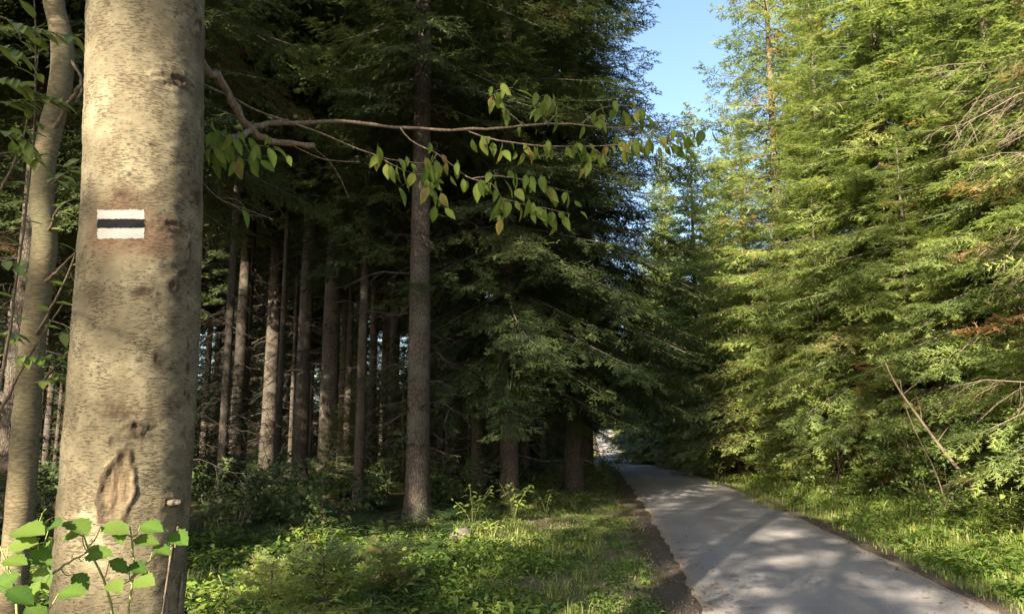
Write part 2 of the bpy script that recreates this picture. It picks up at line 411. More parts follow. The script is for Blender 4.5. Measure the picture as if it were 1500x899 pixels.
def conifer_meshes(name, seed, H=22, zb=1.0, R=3.0, nb=130, lod=0, droop=.25, fine=1.0, trunk_r=.22, mat='needle', hang=.15, dead=0, dead_from=.8, rust=.012, up_top=.6, side_bias=None, sides=10, low=1.4, whorl=.0):
    """returns (trunk mesh, crown mesh): a tapered trunk with its limbs, and the needle sprays they carry"""
    rng = np.random.default_rng(seed)
    wood, crown = MB(), MB()
    zz = np.linspace(0, 1, 30) ** 1.5
    sway = np.stack([.06 * np.sin(zz * 3 + seed), .06 * np.sin(zz * 2.3 + 2 * seed), zz * H], 1)
    rad = trunk_r * (1 - zz) ** .85 * (1 + .16 * np.exp(-zz * H / .4)) + .008
    tube(wood, sway, rad, sides)
    B_ = wood.V[0]; a_ = np.arctan2(B_[:, 1], B_[:, 0]); B_[:, :2] *= (1 + .45 * np.exp(-np.maximum(B_[:, 2], 0) / .22) * np.clip(np.sin(a_ * 4 + seed), 0, 1) + .03 * np.sin(a_ * 3 + B_[:, 2]))[:, None]
    def trunk_at(z): return np.array([np.interp(z, sway[:, 2], sway[:, 0]), np.interp(z, sway[:, 2], sway[:, 1]), z])
    az = rng.random() * 6
    for i in range(nb):
        rel = ((i + rng.random() * .8) / nb) ** low
        z = zb + (H - zb) * .985 * rel
        if whorl: z = zb + round((z - zb) / whorl) * whorl + rng.normal() * .07
        z = min(z, H * .99); az += 2.4 + rng.normal() * .25
        L = R * (1 - rel) ** .75 * (.72 + .42 * rng.random()) * (.8 + .2 * min(1, rel / .08)) + .25
        if side_bias is not None: L *= 1 + .25 * math.cos(az - side_bias)
        m = 9
        t = np.linspace(0, 1, m)
        slope = -.15 + up_top * rel + rng.normal() * .07
        dz = L * (slope * t - droop * t ** 1.6 * (1.2 - .8 * rel) + .12 * t ** 4)
        bend = rng.normal() * .12 * t ** 2
        ca, sa = np.cos(az + bend), np.sin(az + bend)
        P = trunk_at(z)[None] + np.stack([ca * L * t, sa * L * t, dz], 1)
        tube(wood, P[:8], np.linspace(.011 + .006 * L, .004, 8), 4, cap=False)
        T = nrm(np.gradient(P, axis=0))
        is_rust = rng.random() < rust
        # side twigs
        sp = .15 / fine
        nt_ = max(3, int(L * .88 / sp))
        tt = np.concatenate([.04 + .94 * (np.arange(nt_) + rng.random(nt_) * .7) / nt_ for _ in (0, 1)])
        sg = np.r_[np.ones(nt_), -np.ones(nt_)]
        p = np.stack([np.interp(tt, t, P[:, k]) for k in range(3)], 1)
        d0 = nrm(np.stack([np.interp(tt, t, T[:, k]) for k in range(3)], 1))
        side = nrm(np.cross(d0, [0, 0, 1.0])); up = np.cross(side, d0)
        an = np.radians(52 + 12 * rng.normal(size=len(tt)))
        d1 = nrm(d0 * np.cos(an)[:, None] + side * (sg * np.sin(an))[:, None] + np.array([0, 0, -1]) * (hang * (1.3 - tt))[:, None] + np.array([.12, .12, .20]) * rng.normal(size=p.shape))
        l1 = (L * .36 * (1 - tt) ** .6 * np.minimum(1, .55 + tt / .4) + .13) * (.7 + .5 * rng.random(len(tt)))
        # tip leader counted as a twig
        p = np.concatenate([p, P[-3:-2]]); d1 = np.concatenate([d1, nrm(P[-1:] - P[-3:-2])]); l1 = np.r_[l1, np.linalg.norm(P[-1] - P[-3])]
        up = np.concatenate([up, np.array([[0, 0, 1.0]])])
        base_t = np.clip(.38 + .16 * rng.normal() + .12 * rng.normal(size=len(l1)), 0, .85)
        # shoots along each twig
        n1 = nrm(up - d1 * np.sum(up * d1, 1, keepdims=True))
        s1 = np.cross(d1, n1)
        SP, SD, SL, SN, ST = [p + d1 * (l1 * .55)[:, None]], [d1], [l1 * .5], [n1], [np.clip(base_t + .1, 0, .9)]
        stp = .085 / fine
        K = int(np.ceil(l1.max() / stp))
        for j in range(K):
            for sgn in (-1, 1):
                q = (j + .3 + .6 * rng.random(len(l1))) * stp
                ok = q < l1 * .97
                if not ok.any(): continue
                f = (q / l1)[ok]
                pp = p[ok] + d1[ok] * q[ok][:, None]
                dd = nrm(d1[ok] * .70 + s1[ok] * sgn * .66 + n1[ok] * (.10 + .34 * rng.normal(size=(ok.sum(), 1))) + np.array([0, 0, -hang * .6]))
                SP.append(pp); SD.append(dd); SN.append(n1[ok])
                SL.append((.075 + .26 * l1[ok] * (1 - f)) * (.7 + .5 * rng.random(ok.sum())))
                ST.append(np.clip(base_t[ok] + .16 * (rng.random(ok.sum()) - .4) + .12 * f, 0, .9))
        SP, SD, SL, SN, ST = map(np.concatenate, (SP, SD, SL, SN, ST))
        SL = np.minimum(SL, .24)
        if is_rust: ST[:] = .97
        if lod == 0:
            V, Tr, A = needle_tris(SP, SD, SN, SL, 2, .062 / math.sqrt(fine), .020 / math.sqrt(fine), rng, ST)
            crown.add(V, Tr, None, A)
            # twig stalks, thin
        elif lod == 1:
            V, Q, A = kites(SP, SD, SN, SL * 1.3, .07, ST, rng)
            crown.add(V, None, Q, A)
        else:
            pick = rng.random(len(SP)) < .5
            V, Q, A = kites(SP[pick], SD[pick], SN[pick], SL[pick] * 1.7, .085, ST[pick], rng)
            crown.add(V, None, Q, A)
    dead_limbs(wood, rng, trunk_at, trunk_r, H, dead, dead_from, zb)
    return (wood.mesh(name + '_trunk', M['spruce_bark' if mat == 'needle_dark' else 'fir_bark'], True), crown.mesh(name + '_crown', M[mat]))

def bare_limb(mb, p0, az, L, rng, r0=.012, pitch=-.1, twigs=9, sub=3):
    """a dead limb: drooping, crooked, with bare side twigs"""
    t = np.linspace(0, 1, 8)
    P = p0[None] + np.stack([np.cos(az + .25 * t * rng.normal()) * L * t, np.sin(az + .25 * t * rng.normal()) * L * t, L * (pitch * t - .28 * t ** 2 * rng.random() + .03 * np.sin(t * 9 + rng.random() * 6))], 1)
    tube(mb, P, np.linspace(r0, .0028, 8), 4, cap=False)
    T = nrm(np.gradient(P, axis=0))
    for k in range(twigs):
        u = .2 + .78 * (k + rng.random()) / twigs
        q = np.array([np.interp(u, t, P[:, c]) for c in range(3)]); d = np.array([np.interp(u, t, T[:, c]) for c in range(3)])
        sd = np.cross(d, [0, 0, 1.0]) * (1 if k % 2 else -1)
        dd = nrm(d * .7 + sd * .7 + np.array([0, 0, -.35 * rng.random()]) + .15 * rng.normal(size=3))
        l = L * .35 * (1.1 - u) * (.5 + rng.random()) + .08
        s = np.linspace(0, 1, 4)[:, None]
        Q = q + dd * l * s + np.array([0, 0, -1.0]) * l * .3 * s ** 2
        tube(mb, Q, np.linspace(.0045, .0016, 4), 3, cap=False)
        for h in range(sub):
            v = .3 + .65 * rng.random()
            b = q + dd * l * v + np.array([0, 0, -1.0]) * l * .3 * v * v
            e = nrm(dd + rng.normal(size=3) * .55 + np.array([0, 0, -.3]))
            tube(mb, np.stack([b, b + e * l * .2, b + e * l * .38 + np.array([0, 0, -.03])]), (.002, .0016, .001), 3, cap=False)

def dead_limbs(mb, rng, trunk_at, trunk_r, H, n, z0, z1):
    for i in range(n):
        z = z0 + (z1 + .8 - z0) * (i + rng.random()) / max(n, 1)
        az = rng.random() * 2 * PI
        bare_limb(mb, trunk_at(z), az, .5 + 1.4 * rng.random(), rng, .010 + .006 * rng.random(), -.25 + .3 * rng.random(), 6, 2)

KIND = {}
def conifer_kind(key, **kw): KIND[key] = conifer_meshes(key, **kw)
conifer_kind('fir_a', seed=3, H=15.5, zb=.7, R=2.9, nb=215, droop=.30, trunk_r=.15, whorl=.62, hang=.28, dead=10, dead_from=.6)
conifer_kind('fir_b', seed=8, H=15.5, zb=1.2, R=3.0, nb=215, droop=.34, trunk_r=.18, whorl=.58, hang=.3, dead=14, dead_from=.7, rust=.05)
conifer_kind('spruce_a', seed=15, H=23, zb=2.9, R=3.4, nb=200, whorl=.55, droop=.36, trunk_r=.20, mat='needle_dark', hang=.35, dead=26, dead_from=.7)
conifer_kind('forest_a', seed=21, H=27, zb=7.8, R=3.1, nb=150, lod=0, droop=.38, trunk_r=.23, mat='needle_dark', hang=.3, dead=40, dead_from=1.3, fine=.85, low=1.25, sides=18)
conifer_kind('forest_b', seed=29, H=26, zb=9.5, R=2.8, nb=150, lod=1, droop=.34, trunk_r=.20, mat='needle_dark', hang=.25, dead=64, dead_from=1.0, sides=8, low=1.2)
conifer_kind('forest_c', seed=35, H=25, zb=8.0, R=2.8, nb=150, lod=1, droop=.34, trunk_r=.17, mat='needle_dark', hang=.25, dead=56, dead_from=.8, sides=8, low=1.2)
conifer_kind('thin_spruce', seed=38, H=24, zb=9.2, R=2.3, nb=80, lod=2, droop=.3, trunk_r=.17, mat='needle_dark', hang=.2, sides=7, low=1.0)  # sparse crown made to dapple the sunlight, stands only out of view
conifer_kind('far_fir', seed=41, H=20, zb=.5, R=3.4, nb=210, lod=1, droop=.28, trunk_r=.17, hang=.2, sides=7)
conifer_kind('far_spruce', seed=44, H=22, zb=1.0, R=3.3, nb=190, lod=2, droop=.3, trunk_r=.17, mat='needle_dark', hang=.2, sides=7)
conifer_kind('fir_seedling', seed=57, H=.85, zb=.04, R=.55, nb=34, lod=0, droop=.15, trunk_r=.012, sides=5, fine=2.2, low=1.0, hang=.05)
conifer_kind('young_fir', seed=52, H=4.2, zb=.2, R=1.3, nb=64, lod=0, droop=.2, trunk_r=.035, sides=6, fine=1.15, low=1.1)

def conifer(name, key, x, y, label, group=None, rz=0.0, sc=1.0, fat=1.0, lean=(0, 0), dz=-.05):
    t = empty(name, on_ground(x, y, dz), rz, sc)
    t.rotation_euler = (lean[0], lean[1], rz)
    tag(t, label, 'tree', group)
    tr = link('trunk', KIND[key][0], t); cr = link('crown', KIND[key][1], t)
    if fat != 1.0: tr.scale = (fat, fat, 1)
    return t

# -- firs and spruces up the sunlit bank, right of the road
G_R = 'sunlit conifers on the bank right of the road'
conifer('fir_tree', 'fir_b', 8.5, 9.3, 'fir reaching in at the right picture edge with bare drooping twigs', G_R, .4, 1.0)
conifer('fir_tree', 'fir_b', 9.7, 14.6, 'fir rising from the bank behind the leaning dead stem', G_R, 2.3, .95)
conifer('fir_tree', 'fir_b', 10.6, 12.6, 'fir filling the gap between the two nearest firs on the bank', G_R, 3.3, 1.05)
conifer('fir_tree', 'fir_b', 9.6, 22.6, 'fir with low branches behind the brown dead sapling', G_R, 5.2, 1.0)
conifer('fir_tree', 'fir_a', 9.8, 31.2, 'fir standing between the tall fir by the sky and the shorter one', G_R, 5.7, 1.06)
conifer('fir_tree', 'fir_b', 9.6, 19.0, 'broad yellow green fir on the bank above the brown dead sapling', G_R, 1.1, 1.2)
conifer('fir_tree', 'fir_a', 9.2, 25.8, 'tall fir whose left side borders the blue sky', G_R, 4.0, 1.44)
conifer('fir_tree', 'far_fir', 9.0, 36.5, 'shorter fir standing left of the tall fir by the sky', G_R, .2, .92)
conifer('fir_tree', 'far_fir', 10.8, 53.0, 'small distant fir at the road bend on the right', G_R, 2.2, 1.12)
conifer('fir_tree', 'far_fir', 12.6, 73.0, 'farthest fir in the row on the right of the road', G_R, 3.1, 1.05)
for i, (x, y, k_, s) in enumerate([(12.5, 14.5, 'fir_a', 1.35), (11.5, 17.5, 'far_fir', 1.15), (11.8, 22.5, 'far_fir', 1.2), (12.5, 30, 'far_fir', 1.1), (13.0, 44, 'far_fir', .95), (16, 62, 'far_fir', 1.0)]):
    conifer('fir_tree', k_, x, y, ['second row fir behind the leaning dead stem and its firs', 'second row fir behind the broad fir above the bright bush', 'second row fir showing right of the tall fir by the sky', 'second row fir behind the tall fir by the sky', 'second row fir behind the shorter fir left of the tall one', 'farthest second row fir, behind the small fir at the bend'][i], 'second row conifers right of the road', i * 1.9, s)

G_M = 'half grown firs at the front of the right bank'
for x, y, s_, rz, lb in [(8.9, 12.3, .42, 1.0, 'half grown fir just behind the top of the leaning dead stem'), (8.7, 16.5, .5, 2.6, 'half grown fir behind the grey green bush on the bank'), (8.5, 20.8, .5, 4.4, 'half grown fir behind the bright green layered bush'), (8.9, 24.2, .55, .4, 'half grown fir at the foot of the tall fir by the sky'),
                         (9.1, 28.4, .6, 3.7, 'half grown fir right of the dark green bush before the bend'), (9.2, 33.6, .7, 5.1, 'half grown fir in front of the shorter fir'), (9.3, 41.5, .75, 1.9, 'half grown fir nearest the bend on the right'), (9.8, 13.0, .6, 3.0, 'half grown fir right of the leaning dead stem')]:
    conifer('fir_tree', 'fir_b', x, y, lb, G_M, rz, s_)

# -- dark spruces overhanging the road from the left
G_L = 'dark spruces along the left of the road'
def trunk_px(name, key, u, d, label, group, rz=0., sc=1., fat=1., lean=(0, 0)):
    p = at(u, 600, d)
    return conifer(name, key, p[0], d, label, group, rz, sc, fat, lean)
trunk_px('spruce_tree', 'spruce_a', 742, 15.6, 'dark spruce with dry lower twigs behind the boulder and leafy herbs', G_L, .7, .95)
trunk_px('spruce_tree', 'spruce_a', 842, 19.8, 'dark spruce whose branches reach over the road against the sky', G_L, 2.9, 1.18)
trunk_px('spruce_tree', 'spruce_a', 862, 29.0, 'dark spruce behind the low bush at the left road edge', G_L, 4.4, 1.22)
trunk_px('spruce_tree', 'spruce_a', 842, 46.0, 'distant dark spruce beside the road bend on the left', G_L, 1.4, .95)

# -- trunks inside the left wood
G_W = 'spruces with bare lower trunks in the shaded wood'
def wood_tree(u, v, wpx, key, label, rz=0., sc=1.):
    p = gp(u, v)
    base_r = {'forest_a': .23, 'forest_b': .20, 'forest_c': .17}[key]
    fat = .88 * (wpx / FPX * p[1] / 2) / (base_r * sc)
    return conifer('spruce_tree', key, p[0], p[1], label, G_W, rz, sc, fat)
wood_tree(606, 760, 38, 'forest_a', 'thickest bare spruce trunk standing alone near the middle of the shaded wood', .3, .95)
wood_tree(474, 722, 31, 'forest_a', 'straight grey trunk, right one of the close pair in the wood', 2.0, 1.0)
wood_tree(441, 716, 25, 'forest_a', 'sunlit brown trunk, left one of the close pair in the wood', 4.1, 1.0)
wood_tree(355, 703, 12, 'forest_c', 'thin dark trunk first to the right of the marked tree', 1.0, 1.0)
wood_tree(405, 712, 11, 'forest_c', 'slim speckled trunk left of the close pair', 2.2, 1.0)
wood_tree(577, 698, 19, 'forest_b', 'trunk just left of and behind the thickest bare spruce', .9, 1.0)
wood_tree(541, 692, 13, 'forest_b', 'dark slender trunk midway between the pair and the thickest spruce', 3.3, 1.0)
wood_tree(697, 725, 20, 'forest_b', 'trunk in deep shade directly above the boulder', 5.0, 1.0)
wood_tree(8, 770, 30, 'forest_c', 'dark trunk cut by the left edge of the picture', 1.5, .9)
wood_tree(322, 735, 14, 'forest_c', 'slim trunk partly hidden behind the marked tree', 2.7, 1.05)
wood_tree(508, 694, 12, 'forest_b', 'slim brown trunk just right of the close pair', 1.9, 1.0)
wood_tree(524, 686, 10, 'forest_c', 'thinnest trunk between the close pair and the dark slender trunk', .4, 1.0)
wood_tree(558, 688, 12, 'forest_c', 'slim trunk between the dark slender trunk and the thickest spruce', 5.2, 1.0)
wood_tree(645, 700, 13, 'forest_b', 'slim trunk just right of the thickest bare spruce', 2.9, 1.0)
wood_tree(384, 694, 8, 'forest_b', 'thin trunk just left of the slim speckled trunk', 3.9, 1.0)
wood_tree(425, 690, 7, 'forest_c', 'thin trunk between the slim speckled trunk and the close pair', 1.2, 1.0)
wood_tree(336, 694, 10, 'forest_b', 'thin trunk between the marked tree and the thin dark trunk', 4.6, 1.0)
trunk_px('spruce_tree', 'forest_a', 238, 9.0, 'spruce hidden behind the marked tree, its sunlit boughs showing right of it', G_W, 1.0, .60)
conifer('spruce_tree', 'spruce_a', -10.4, 12.6, 'dark low branched spruce behind the sapling at the left picture edge', G_W, 2.0, .92)
trunk_px('spruce_tree', 'forest_a', 528, 15.5, 'thin spruce with low hanging boughs left of the thickest bare spruce', G_W, 2.6, .66, .7)
def between(x, y, what):
    u = UC + x / y * FPX
    for lim, where in ((130, 'far behind the sapling left of the marked tree'), (300, 'hidden in part by the marked tree'), (357, 'between the marked tree and the thin dark trunk'), (432, 'between the thin dark trunk and the close pair'),
                       (476, 'right behind the close pair of trunks'), (596, 'between the close pair and the thickest spruce'), (735, 'between the thickest spruce and the dry twigged spruce'), (2000, 'behind the dark spruces along the road')):
        if u < lim: return what + ' ' + where
GONE = {n - 21 for n in (22, 28, 30, 34, 37, 40, 45, 47, 50, 54, 56, 59, 60, 62, 68, 74, 76, 77, 78, 80, 83, 86, 87, 88, 98, 99, 100, 101, 102, 103, 106, 110, 112)}   # hidden by nearer trees
rng = np.random.default_rng(77)
placed = []
G_D = 'slender trunks deep in the left wood'
tries = 0
while len(placed) < 92 and tries < 6000:
    tries += 1
    y = 21 + 75 * rng.random() ** 1.5
    u = -60 + 900 * rng.random()
    x = (u - UC) / FPX * y
    if x > road_x(y) - HW - 2.2: continue
    if any((x - a) ** 2 + (y - b) ** 2 < 3.2 for a, b in placed): continue
    placed.append((x, y))
    k_ = ['forest_b', 'forest_c'][int(rng.integers(2))] if y < 55 else ['forest_c', 'far_spruce'][int(rng.integers(2))]
    rz_, sc_, ft_ = rng.random() * 6, .8 + .3 * rng.random(), .7 + .5 * rng.random()
    if len(placed) - 1 not in GONE: conifer('spruce_tree', k_, x, y, between(x, y, ('slender bare trunk ' if y < 42 else 'faint far trunk ') + ('' if ft_ < .95 else 'of fuller girth ')).replace('  ', ' '), G_D, rz_, sc_, ft_)

for i in range(15):
    x, y = -36 + 2.75 * i + .6 * math.sin(i * 2.1), 58 + 6 * math.sin(i * 1.7)
    conifer('spruce_tree', 'far_spruce', x, y, between(x, y, 'far spruce green to the ground'), 'low branched spruces at the back of the wood', i * 1.1, .85 + .1 * math.sin(i))

# -- trees closing the view beyond the bend
for i, (x, y) in enumerate([(8, 118), (10.5, 128), (12.5, 138), (15, 150), (18, 158), (22, 166)]):
    conifer('fir_tree', ['far_fir', 'far_spruce'][i % 2], x, y, 'distant conifer closing the view beyond the road bend', 'distant conifers beyond the road bend', i * 1.7, 1.0 + .05 * i)
for i, (x, y, k_, s_) in enumerate([(13.9, 83, 'far_fir', 1.0), (15.6, 96, 'far_fir', 1.05), (18, 108, 'far_fir', 1.1), (17.5, 88, 'far_fir', 1.15), (3.4, 62, 'far_spruce', .85), (14.2, 66, 'far_fir', .95), (12.8, 46, 'far_fir', .9), (12.5, 60, 'far_fir', 1.25)]):
    conifer('fir_tree', k_, x, y, 'distant conifer in the far row on the %s of the road, before its bend' % ('right' if x > 10 else 'left'), 'distant conifers along the road', i * 1.3, s_)

# -- the wood goes on out of view: unseen spruces added to shade the scene
G_B = 'unseen spruces of the wood added for their shade'
for i, (x, y, k_, s) in enumerate([(-5.2, -8.5, 'thin_spruce', 1.0), (-10.4, -13.0, 'thin_spruce', 1.0), (-3.7, .2, 'forest_a', (.8, .8, .80)), (-12.5, -4.5, 'forest_b', 1.0), (-6.7, 1.2, 'thin_spruce', .9), (-12, 7.5, 'spruce_a', .95)]):
    conifer('spruce_tree', k_, x, y, 'unseen dark spruce of the left wood, added to shade the scene', G_B, i * 1.3, s)

# ------------------------------------------------------------------ leaves and broadleaf plants
def leaf_mesh(name, mat, L=.08, W=.045, fold=.25, curl=.2, n=6, serr=0.0, tint=.4, base=.12, lobes=0):
    """one leaf: two halves folded along the midrib, curved along its length, tip at +Y, face up +Z, with a short stalk"""
    mb_ = MB()
    t = np.linspace(0, 1, n)
    w = W * .5 * np.sin(PI * np.clip(t, 0, 1) ** .9) ** .85 * (1 - .10 * t)
    w[0], w[-1] = .0008, .0006
    if serr: w[1:-1] *= 1 + serr * np.where(np.arange(n - 2) % 2, 1, -1)
    y = L * t; z = -curl * L * t ** 2
    mid = np.stack([0 * t, y, z], 1)
    lft = np.stack([-w, y + (.02 * L if serr else 0), z + fold * w], 1); rgt = np.stack([w, y, z + fold * w], 1)
    V = np.concatenate([lft, mid, rgt]); i = np.arange(n - 1)
    vein = .10 * np.where(np.arange(n) % 2, 1, -1)
    mb_.add(V, None, np.concatenate([np.stack([i, n + i, n + i + 1, i + 1], 1), np.stack([n + i, 2 * n + i, 2 * n + i + 1, n + i + 1], 1)]), np.concatenate([tint + vein, np.full(n, tint + .32), tint + vein]))
    tube(mb_, np.array([[0, -base * L, .05 * L], [0, 0, 0], [0, .25 * L, -.002]]), (.0011, .0009, .0005), 3, tint, cap=False)
    return mb_.mesh(name, mat, True)

def orient(loc, tip, face, sc=1.0):
    """matrix placing a leaf at loc, tip direction and face direction given"""
    y = Vector(tip).normalized(); z = Vector(face)
    z = (z - y * z.dot(y)).normalized(); x = y.cross(z)
    m = Matrix((x, y, z)).transposed().to_4x4()
    return Matrix.Translation(Vector(loc)) @ m @ Matrix.Scale(sc, 4)

def put_leaf(me, parent, loc, tip, face, sc=1.0, name='leaf'):
    o = link(name, me, parent)
    o.matrix_local = Matrix.Translation(-Vector(parent.location)) @ orient(loc, tip, face, sc) if parent else orient(loc, tip, face, sc)
    return o

BEECH = [leaf_mesh('beech_leaf', M['beech_leaf'], .085, .041, .35, .25, 7, 0, t) for t in (.25, .4, .55)] + [leaf_mesh('beech_leaf', M['beech_leaf'], .07, .042, .15, .5, 6, 0, .62), leaf_mesh('beech_leaf', M['beech_leaf'], .062, .03, .8, .6, 6, 0, .98)]
HAZEL = [leaf_mesh('hazel_leaf', M['hazel_leaf'], .10, .075, .18, .25, 11, .10, t, .3) for t in (.3, .55, .75)]
SAPL = [leaf_mesh('sapling_leaf', M['shrub_leaf'], .085, .038, .3, .2, 6, 0, t) for t in (.5, .7, .9)]

# ------------------------------------------------------------------ the big marked tree in the left foreground
D0 = 2.42
rowv = np.array([-700, -300, 0, 150, 300, 450, 600, 750, 899, 1060, 1200])
rowl = np.array([178, 152, 132, 128, 124, 114, 104, 92, 82, 62, 30])
rowr = np.array([310, 303, 298, 296, 294, 291, 285, 276, 268, 272, 290])
rings = []
for v, a, b in zip(rowv, rowl, rowr):
    p, q = at(a, v, D0), at(b, v, D0)
    rings.append([(p[0] + q[0]) / 2, D0, p[2], (q[0] - p[0]) / 2 * .945])
rings = np.array(rings)[::-1]
tree_root = np.array([rings[0, 0], D0, float(ground_z(rings[0, 0], D0))])
zs = np.concatenate([np.linspace(tree_root[2] - .1, .85, 24, endpoint=False), np.linspace(.85, 3.35, 300), np.linspace(3.4, 15, 40)])
cx = np.interp(zs, rings[:, 2], rings[:, 0]); cr_ = np.interp(zs, rings[:, 2], rings[:, 3])
hi = zs > rings[-1, 2]
cx[hi] = rings[-1, 0] + (zs[hi] - rings[-1, 2]) * .03
cr_[hi] = rings[-1, 3] * np.clip(1 - (zs[hi] - rings[-1, 2]) / 13, .2, 1)
# angles: dense on the side turned to the camera
to_cam = math.atan2(-D0, -float(rings[5, 0]))
na = 220
u_ = np.linspace(-1, 1, na, endpoint=False)
ang = to_cam + PI * (0.55 * u_ + .45 * u_ ** 3)
A_, Z_ = np.meshgrid(ang, zs)
Rr = np.broadcast_to(cr_[:, None], A_.shape).copy()
rel = (A_ - to_cam)
hs = rel * .2                                     # metres round the trunk from the line facing the camera
Rr *= 1 + .012 * np.sin(2 * A_ + Z_ * .8) + .010 * np.sin(3 * A_ + 1 + Z_ * 1.9) + .006 * np.sin(5 * A_ - Z_ * 3)
Rr += .0022 * wob(hs, Z_, .06) + .0014 * wob(hs, Z_ * 2.2, .018, 3) + .10 * np.exp(-(Z_ - tree_root[2]) / .22) * (1 + .5 * np.sin(4 * A_ + 1)) * .5
stain = np.zeros_like(A_); rust = np.zeros_like(A_); wound = np.zeros_like(A_)
def trunk_hz(u, v):
    """pixel on the trunk -> (metres round the trunk, height)"""
    p = at(u, v, D0); c = np.interp(p[2], zs, cx); r = np.interp(p[2], zs, cr_)
    view = math.atan2(-D0, -c); aa = view + np.linspace(-1.45, 1.45, 600)
    a = aa[np.argmin(np.abs((c + r * np.cos(aa)) / (D0 + r * np.sin(aa)) - p[0] / D0))]
    zc = CAM_H + (p[2] - CAM_H) * (D0 + r * math.sin(a)) / D0
    return (a - to_cam) * .2, zc
def blob(u, v, wu, hv, tilt=0.0):
    h, z = trunk_hz(u, v); k_ = D0 / FPX
    dh, dz = hs - h, Z_ - z
    ca, sa = math.cos(tilt), math.sin(tilt)
    x_, y_ = dh * ca + dz * sa, -dh * sa + dz * ca
    wv = .18 * wob(hs + u, Z_ + v, .02)
    return np.sqrt((x_ / (wu * k_)) ** 2 + (y_ / (hv * k_)) ** 2) + wv, x_ / (wu * k_), y_ / (hv * k_)
def knot(u, v, wu, hv, amt=1.0, raise_=.006, tilt=0.0, eye=True):
    global Rr, stain
    d, x_, y_ = blob(u, v, wu, hv, tilt)
    stain = np.maximum(stain, amt * np.clip(1.25 - d, 0, 1))
    Rr = Rr + raise_ * np.exp(-(d * 1.1) ** 2) * (1 - (1.5 * np.exp(-(d * 2.6) ** 2) if eye else 0)) + raise_ * .18 * np.sin(d * 16) * np.exp(-(d * .9) ** 2) * (1 if eye else 0)
for a in [(258, 118, 34, 14, .75, .007, .05), (266, 120, 9, 8, 1.0, .004), (292, 40, 9, 22, .7, .006), (294, 178, 6, 14, .8, .006), (178, 285, 13, 7, .8, .005), (287, 287, 15, 14, .8, .007), (250, 330, 26, 12, .75, .008), (248, 330, 9, 7, 1, .004),
          (278, 365, 4, 22, .8, .004), (207, 427, 17, 7, .95, .004, .25), (252, 418, 15, 14, .9, .005, .5), (266, 400, 17, 6, .85, .003, .5), (229, 525, 9, 14, .75, .004), (274, 538, 6, 12, .7, .005), (275, 580, 7, 10, .7, .005), (276, 505, 5, 10, .6, .004),
          (200, 627, 15, 14, .85, .010), (201, 627, 7, 6, 1, .003), (162, 648, 5, 10, .75, .004), (170, 604, 22, 6, .6, .003), (247, 735, 18, 9, .7, .012), (222, 212, 8, 4, .7, .003), (186, 212, 3, 3, .7, .002), (195, 72, 6, 5, .6, .003), (270, 575, 5, 6, .7, .004), (143, 163, 6, 4, .5, .002), (285, 15, 10, 8, .7, .004), (255, 388, 12, 4, .5, .002), (190, 180, 4, 5, .4, .002), (236, 330, 40, 4, .5, .002), (212, 163, 40, 2.5, .45, .001), (160, 165, 25, 2.5, .4, .001), (240, 100, 45, 3, .35, .001), (245, 135, 40, 4, .4, .002), (165, 530, 30, 2, .3, .001), (215, 480, 50, 3, .35, .001), (170, 460, 40, 2, .3, .001), (250, 480, 20, 30, .25, .0), (205, 745, 60, 3, .3, .002), (222, 288, 60, 10, .28, .001), (150, 590, 35, 5, .35, .002)]:
    knot(*a)
def eye(u, v, wu, hv, tilt=0.0):
    """an old branch scar: an almond of curved wrinkles round a dark core"""
    global Rr, stain
    d, x_, y_ = blob(u, v, wu, hv, tilt)
    m_ = np.clip((1.15 - d) * 3, 0, 1); w_ = np.sin(y_ * 8.5 + x_ * x_ * 3.5 + wob(hs, Z_, .01))
    stain = np.maximum(stain, m_ * (.30 + .26 * w_)); Rr = Rr - .0022 * m_ * w_
    stain = np.maximum(stain, .4 * np.exp(-((d - 1.05) / .10) ** 2) * (np.abs(y_) > .25))
for a in [(256, 117, 46, 17, .08), (251, 330, 34, 15), (289, 38, 13, 30), (286, 287, 20, 20), (200, 628, 24, 20), (168, 603, 34, 9), (178, 284, 18, 9), (277, 365, 7, 36)]:
    eye(*a)
# scattered lichen blotches and small lenticels, real stains with a shape of their own
rg = np.random.default_rng(12)
for i in range(46):
    uu = 110 + 180 * rg.random() ** .8; vv = 900 * rg.random()
    d, _, _ = blob(uu, vv, 3 + 5 * rg.random(), 2 + 4 * rg.random())
    stain = np.maximum(stain, (.35 + .4 * rg.random()) * np.clip(1.2 - d, 0, 1))
stain = np.maximum(stain, .42 * smooth(.3, .9, wob(hs, Z_ * 1.5, .05, 5) + .4 * wob(hs, Z_, .02, 2)) * smooth(.05, .16, hs))
for a in [(175, 330, 52, 46), (205, 345, 60, 30), (160, 352, 40, 20)]:
    d, _, _ = blob(*a); rust = np.maximum(rust, .62 * np.clip(1.35 - d, 0, 1))
d, _, _ = blob(165, 354, 14, 8); rust = np.maximum(rust, 1.0 * np.clip(1.3 - d, 0, 1))
